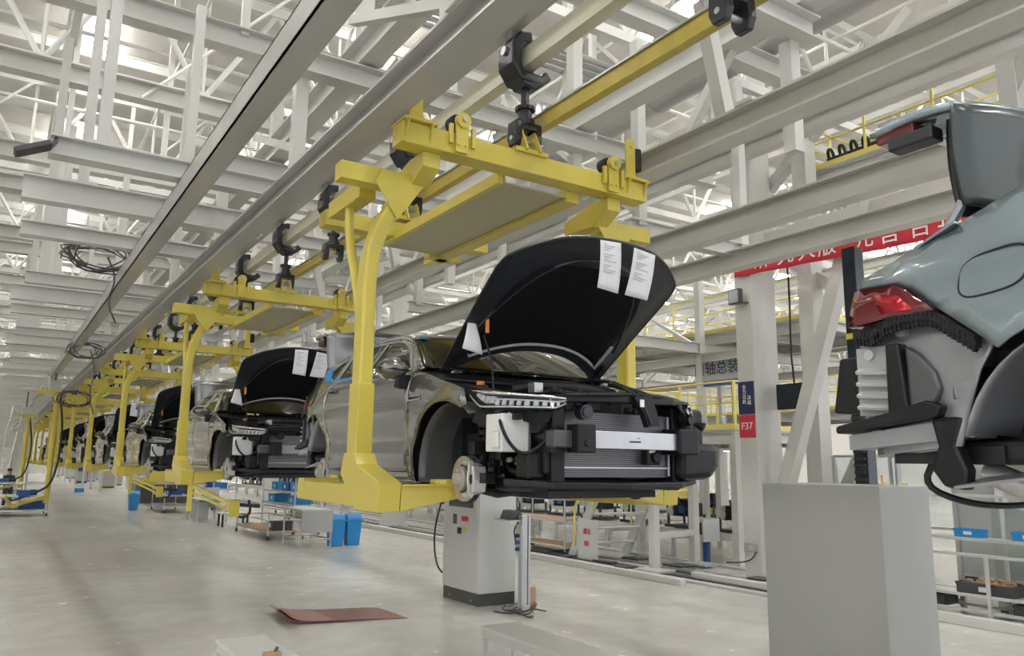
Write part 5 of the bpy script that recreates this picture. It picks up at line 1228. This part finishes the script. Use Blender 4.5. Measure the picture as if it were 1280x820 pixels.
# shelves with boxes at the right
t = thing('storage_rack', 'long pale tube rack with three levels at the right, behind the grey casing', 'rack', (12.6, 5.6, 0)); O = tuple(t.location)
for x in (12.4, 13.0):
    for y in (7.6, 6.18, 5.05, 3.9): MB().bar((x, y, 0), (x, y, .94 if x < 12.5 else 1.82), .045).build('upright', M['cab'], t, O)
for z, x0, x1 in ((.14, 12.4, 13.0), (.36, 12.4, 13.0), (.94, 12.4, 12.5), (1.14, 12.75, 13.0), (1.80, 12.9, 13.0)):
    MB().box(x0, x0 + .04, 3.9, 7.6, z - .02, z + .02).box(x1 - .04, x1, 3.9, 7.6, z - .02, z + .02).build('shelf_rail', M['cab'], t, O)
MB().box(12.44, 12.96, 3.9, 7.6, .35, .365).build('shelf_board', M['cab'], t, O); MB().box(12.76, 13.0, 3.9, 7.6, 1.162, 1.17).build('shelf_board', M['cab'], t, O)
crate(12.86, 6.6, 1.17, .18, .42, .13, 'left small blue box with a white card on the pale tube rack', 'blue', 'small blue boxes on the rack'); crate(12.86, 5.75, 1.17, .18, .42, .13, 'right small blue box on the pale tube rack, cut by the picture edge', 'blue', 'small blue boxes on the rack')
crate(12.7, 6.3, .365, .42, .78, .17, 'dark grey tray full of small brown and silver parts on the rack', 'dark', 'trays on the rack')
b = MB()
for k in range(60): b.ball((12.7 + rg.uniform(-.17, .17), 6.3 + rg.uniform(-.34, .34), .52 + rg.uniform(-.03, .06)), rg.uniform(.02, .04), 1, 1.6, .7, 6)
tag(b.build('small_parts', M['kraft']), 'heap of small brown parts lying in the dark grey tray', 'parts', kind='stuff')
crate(12.7, 5.2, .365, .42, .6, .06, 'flat pale tray beside the dark grey tray', 'cab', 'trays on the rack')
crate(12.7, 7.2, .14, .42, .6, .16, 'dark crate on the lowest rack level, left', 'cabdark', 'trays on the rack'); crate(12.7, 5.5, .14, .42, .8, .16, 'dark crate on the lowest rack level, right', 'cabdark', 'trays on the rack')
t = thing('control_cabinet', 'tall green grey cabinet with a paper notice at the right edge behind the rack', 'cabinet', (14.0, 5.9, 0)); O = tuple(t.location)
MB().box(13.5, 14.3, 4.6, 6.6, .05, 2.06).build('cabinet_body', mat('green grey paint', (.36, .40, .37), .5), t, O, bevel=.01); MB().box(13.49, 13.5, 6.1, 6.5, 1.68, 1.95).build('notice', M['paper'], t, O); MB().box(13.52, 14.28, 4.62, 6.58, 0, .05).build('plinth', M['cabdark'], t, O)
# guard fence of aluminium profile behind the casing
t = thing('guard_fence', 'aluminium profile fence with clear panels, behind the grey casing', 'fence', (13.0, 8.3, 0)); O = tuple(t.location)
for y in (9.12, 8.0, 6.95): MB().bar((13.15, y, 0), (13.15, y, 2.42), .07).build('fence_post', M['galv'], t, O)
MB().bar((13.15, 9.12, 2.42), (13.15, 6.95, 2.42), .05).bar((13.15, 9.12, .15), (13.15, 6.95, .15), .05).bar((13.15, 9.12, 1.25), (13.15, 6.95, 1.25), .04).build('fence_rail', M['galv'], t, O)
for y0, y1 in ((8.04, 9.08), (6.99, 7.96)): MB().box(13.145, 13.155, y0, y1, 1.28, 2.39).build('fence_panel', M['clear'], t, O)
t = thing('lift_column', 'tall black slotted machine column behind the rear of the silver blue car', 'column', (8.6, 5.4, 0)); O = tuple(t.location)
MB().box(8.6, 8.78, 5.52, 5.70, 0, 4.9).build('column_body', M['screen'], t, O, bevel=.01)
b = MB()
for k in range(16): b.box(8.56, 8.6, 5.54, 5.68, 1.9 + k * .08, 1.93 + k * .08)
b.build('rack_teeth', M['rubber'], t, O)
MB().box(8.585, 8.6, 5.53, 5.69, 3.75, 3.82).build('yellow_band', M['yellow'], t, O)
for k, (y, x) in enumerate(((6.6, 16.2), (8.4, 16.6))):
    t = thing('locker_cabinet', ('pale cabinet seen through the guard fence, right one' if k == 0 else 'pale cabinet seen through the guard fence, left one'), 'cabinet', (x, y, 0)); O = tuple(t.location)
    MB().box(x, x + .6, y - .4, y + .4, 0.1, 2.3).build('cabinet_body', M['cab'], t, O, bevel=.01); MB().box(x - .01, x, y - .36, y + .36, .15, 2.25).build('cabinet_door', M['panel'], t, O); MB().box(x + .02, x + .58, y - .38, y + .38, 0, .1).build('plinth', M['cabdark'], t, O)
# lit lamp fittings under the mezzanine
for k, (x, y, z) in enumerate(((20, 18.1, 2.72), (21, 26, 3.3), (22.5, 34, 3.4), (22.5, 42, 3.4), (25.5, 22, 3.4))):
    t = thing('strip_light', '%s lit white strip light from the front under the right-hand platforms' % ORD[k], 'lamp', (x, y, z), 'strip lights under the platforms'); O = tuple(t.location)
    MB().box(x - .12, x + .12, y - .75, y + .75, z, z + .07).build('lamp_case', M['cab'], t, O); MB().box(x - .1, x + .1, y - .7, y + .7, z - .02, z).build('tube_light', M['lamp'], t, O)
    for yy in (y - .6, y + .6): MB().cyl((x, yy, z + .07), (x, yy, (5.75, 5.45, 5.18, 5.18, 3.9)[k]), .01, 6).build('suspension_wire', M['dark'], t, O)
# far machinery rows on the right so that the hall floor is furnished
for i in range(22):
    y = 18 + i * 4.2 + rg.uniform(-1, 1); x = rg.choice([28, 31, 34, 38]) + rg.uniform(-1, 1); w = rg.uniform(1, 2.4); h = rg.uniform(.9, 2.3); c = rg.choice(['cab', 'panel', 'blue', 'navy', 'yellow', 'cab', 'steel'])
    cn = {'cab': 'light grey', 'panel': 'grey', 'blue': 'blue', 'navy': 'dark blue', 'yellow': 'yellow', 'steel': 'white'}[c]
    t = thing('machine', '%s %s machine block, %s from the front on the far right floor' % (('tall' if h > 1.6 else 'low'), cn, ORD[i]), 'machine', (x, y, 0), 'machines on the far right floor'); O = tuple(t.location)
    MB().box(x - w / 2, x + w / 2, y - .7, y + .7, .12, h).build('machine_body', M[c], t, O, bevel=.03); MB().box(x - w / 2 + .05, x + w / 2 - .05, y - .65, y + .65, 0, .12).build('plinth', M['cabdark'], t, O)
    MB().box(x - w / 2 - .02, x - w / 2, y - .4, y + .3, h * .45, h * .85).build('machine_door', M['panel' if c != 'panel' else 'cab'], t, O); MB().cyl((x + .2, y, h), (x + .2, y, h + .35), .04, 8).build('signal_post', M['orange'], t, O)

# ---------------------------------------------------------------- more roof space steel (structure)
for i, y in enumerate(np.arange(13.3, 130, 3.3)):       # lower layers of cross beams left of the line
    if i % 2 == 0:
        struct(MB().ibeam((-13, float(y), 5.9), (-3.2, float(y), 5.9), .2, .26).build('grid_beam', M['steel']))
    for x in (-12.5, -9.2, -6, -3.6):
        struct(MB().bar((x, float(y), 5.9), (x, float(y), 7.7), .12).build('roof_hanger', M['steel']))
for x in (-12, -9.5, -6.5, -4.2): struct(MB().ibeam((x, 12, 5.6), (x, 125, 5.6), .2, .24).build('grid_beam', M['steel']))
for i, y in enumerate(np.arange(20, 130, 6.6)):
    struct(MB().ibeam((-28, float(y), 6.6), (-14, float(y), 6.6), .2, .3).build('grid_beam', M['steel']))
    for x in (-27, -21, -15): struct(MB().bar((x, float(y), 6.6), (x, float(y), 9.9), .14).build('roof_hanger', M['steel']))
    struct(MB().bar((-9.2, float(y), 5.8), (-6, float(y) + 1.5, 7.7), .09).build('steel_brace', M['steel'])); struct(MB().bar((-3.6, float(y), 5.9), (-1.2, float(y) + 1.5, 7.7), .09).build('steel_brace', M['steel']))
for i, y in enumerate(np.arange(8, 120, 6.6)):
    struct(MB().bar((7.6, float(y), 7.8), (10.6, float(y) + .4, 10.4), .12).build('steel_brace', M['steel']))
    struct(MB().bar((10.6, float(y), 7.8), (10.6, float(y), 10.6), .14).build('roof_hanger', M['steel'])); struct(MB().bar((7.6, float(y) + 2, 7.8), (7.6, float(y) + 2, 10.6), .14).build('roof_hanger', M['steel']))
for i, y in enumerate(np.arange(5, 120, 4.4)):
    struct(MB().cyl((-39, float(y), 11.3), (40, float(y), 11.3), .05, 6).build('roof_rod', M['steel2']))
for x in np.arange(-34, 40, 4.1):
    struct(MB().cyl((float(x), 0, 11.9), (float(x), 130, 11.9), .045, 6).build('roof_rod', M['steel2']))
for j, x in enumerate((-20, -2.2, 14.2)):
    struct(MB().cyl((x, 2, 9.6), (x, 130, 9.6), .16, 12).build('roof_pipe', M['galv'], smooth=True))

# light steel frames at the far end of the hall, under and beside the two left rails
for i, y in enumerate(np.arange(47, 146, 5.2)):
    y = float(y)
    for x in (-.6, .35, 1.55): struct(MB().bar((x, y, 0), (x, y, 5.0), .10).build('steel_post', M['steel']))
    for z in (2.4, 3.3, 4.2): struct(MB().bar((-.6, y, z), (1.55, y, z), .07).build('steel_girder', M['steel']))
    struct(MB().bar((-.6, y, 2.4), (1.55, y, 4.2), .06).build('steel_brace', M['steel']))
for x in (-.6, 1.55):
    for z in (2.4, 4.2): struct(MB().bar((x, 47, z), (x, 146, z), .07).build('steel_girder', M['steel']))
for i, x in enumerate(np.arange(-3, 66, 2.6)):
    struct(MB().bar((float(x), 147, 0), (float(x), 147, 13), .3).build('steel_post', M['steel']))
for z in (3.2, 5.6, 8.2, 10.4): struct(MB().bar((-6, 146.7, z), (68, 146.7, z), .3).build('steel_girder', M['steel']))
for i, y in enumerate(np.arange(62, 140, 6.5)):
    for x in (6.5, 9, 14, 19): struct(MB().bar((x, float(y), 0), (x, float(y), 6), .16).build('steel_post', M['steel']))
    struct(MB().bar((6.5, float(y), 4.3), (22, float(y), 4.3), .2).build('steel_girder', M['steel']))
# ladder frame hanging at the far left under the tool rail
t = thing('access_ladder', 'pale slanted ladder frame at the far left edge, behind the handling arms', 'ladder', (.55, 52, 0)); O = tuple(t.location)
for dx in (0, .5): MB().bar((.25 + dx, 50, 1.5), (.75 + dx, 54, 5.4), .07).build('side_rail', M['cab'], t, O)
for k in range(11):
    q = k / 10; MB().bar((lerp(.25, .75, q), lerp(50, 54, q), lerp(1.6, 5.2, q)), (lerp(.75, 1.25, q), lerp(50, 54, q), lerp(1.6, 5.2, q)), .05).build('rung', M['cab'], t, O)
for dx in (.25, .75): MB().bar((dx, 50, 0), (dx, 50, 1.55), .07).build('leg', M['cab'], t, O)
# floor equipment between the line and the far end
for i in range(12):
    y = 50 + i * 7.0; x = 7.2 + (i * 7 % 5) * .7; c = ['cab', 'panel', 'blue', 'yellow', 'cab', 'navy', 'steel'][i % 7]
    cn = {'cab': 'light grey', 'panel': 'grey', 'blue': 'blue', 'navy': 'dark blue', 'yellow': 'yellow', 'steel': 'white'}[c]
    t = thing('storage_cabinet', '%s cabinet far down the hall below the carriers, %s from the front' % (cn, ORD[i]), 'cabinet', (x, y, 0), 'cabinets far down the hall'); O = tuple(t.location)
    MB().box(x - .5, x + .5, y - .4, y + .4, .1, 1.3 + (i % 3) * .35).build('cabinet_body', M[c], t, O, bevel=.02); MB().box(x - .45, x + .45, y - .42, y - .4, .2, 1.1).build('cabinet_door', M['panel' if c != 'panel' else 'cab'], t, O); MB().box(x - .46, x + .46, y - .36, y + .36, 0, .1).build('plinth', M['cabdark'], t, O)

# equipment on the upper right walkway
t = thing('drive_unit', 'black drive unit with thick hoses lying on the upper right walkway', 'machine', (14.95, 7.6, 8.35)); O = tuple(t.location)
MB().box(14.75, 15.15, 7.1, 8.1, 8.35, 8.62).cyl((14.95, 6.9, 8.55), (14.95, 7.1, 8.55), .16, 14).build('drive_housing', M['black'], t, O, bevel=.03)
for k in range(4): MB().tube([(14.7, 7.0 + k * .28, 8.45), (14.66, 7.05 + k * .28, 8.75), (14.8, 7.25 + k * .28, 8.82), (14.95, 7.3 + k * .28, 8.6)], .035, 8, 2).build('hose', M['rubber'], t, O, smooth=True)
t.location = (14.95, 9.5, 8.68)
t = thing('switch_box', 'light grey switch box with a red button on the upper right walkway railing', 'box', (14.72, 6.35, 8.75)); O = tuple(t.location)
MB().box(14.66, 14.8, 6.15, 6.55, 8.5, 8.92).build('box_body', M['cab'], t, O, bevel=.01); MB().cyl((14.6, 6.35, 8.72), (14.66, 6.35, 8.72), .07, 14).build('red_button', M['redsign'], t, O); MB().box(14.7, 14.76, 6.32, 6.38, 8.35, 8.5).build('box_stand', M['cab'], t, O)
t.location = (14.72, 8.5, 9.08)
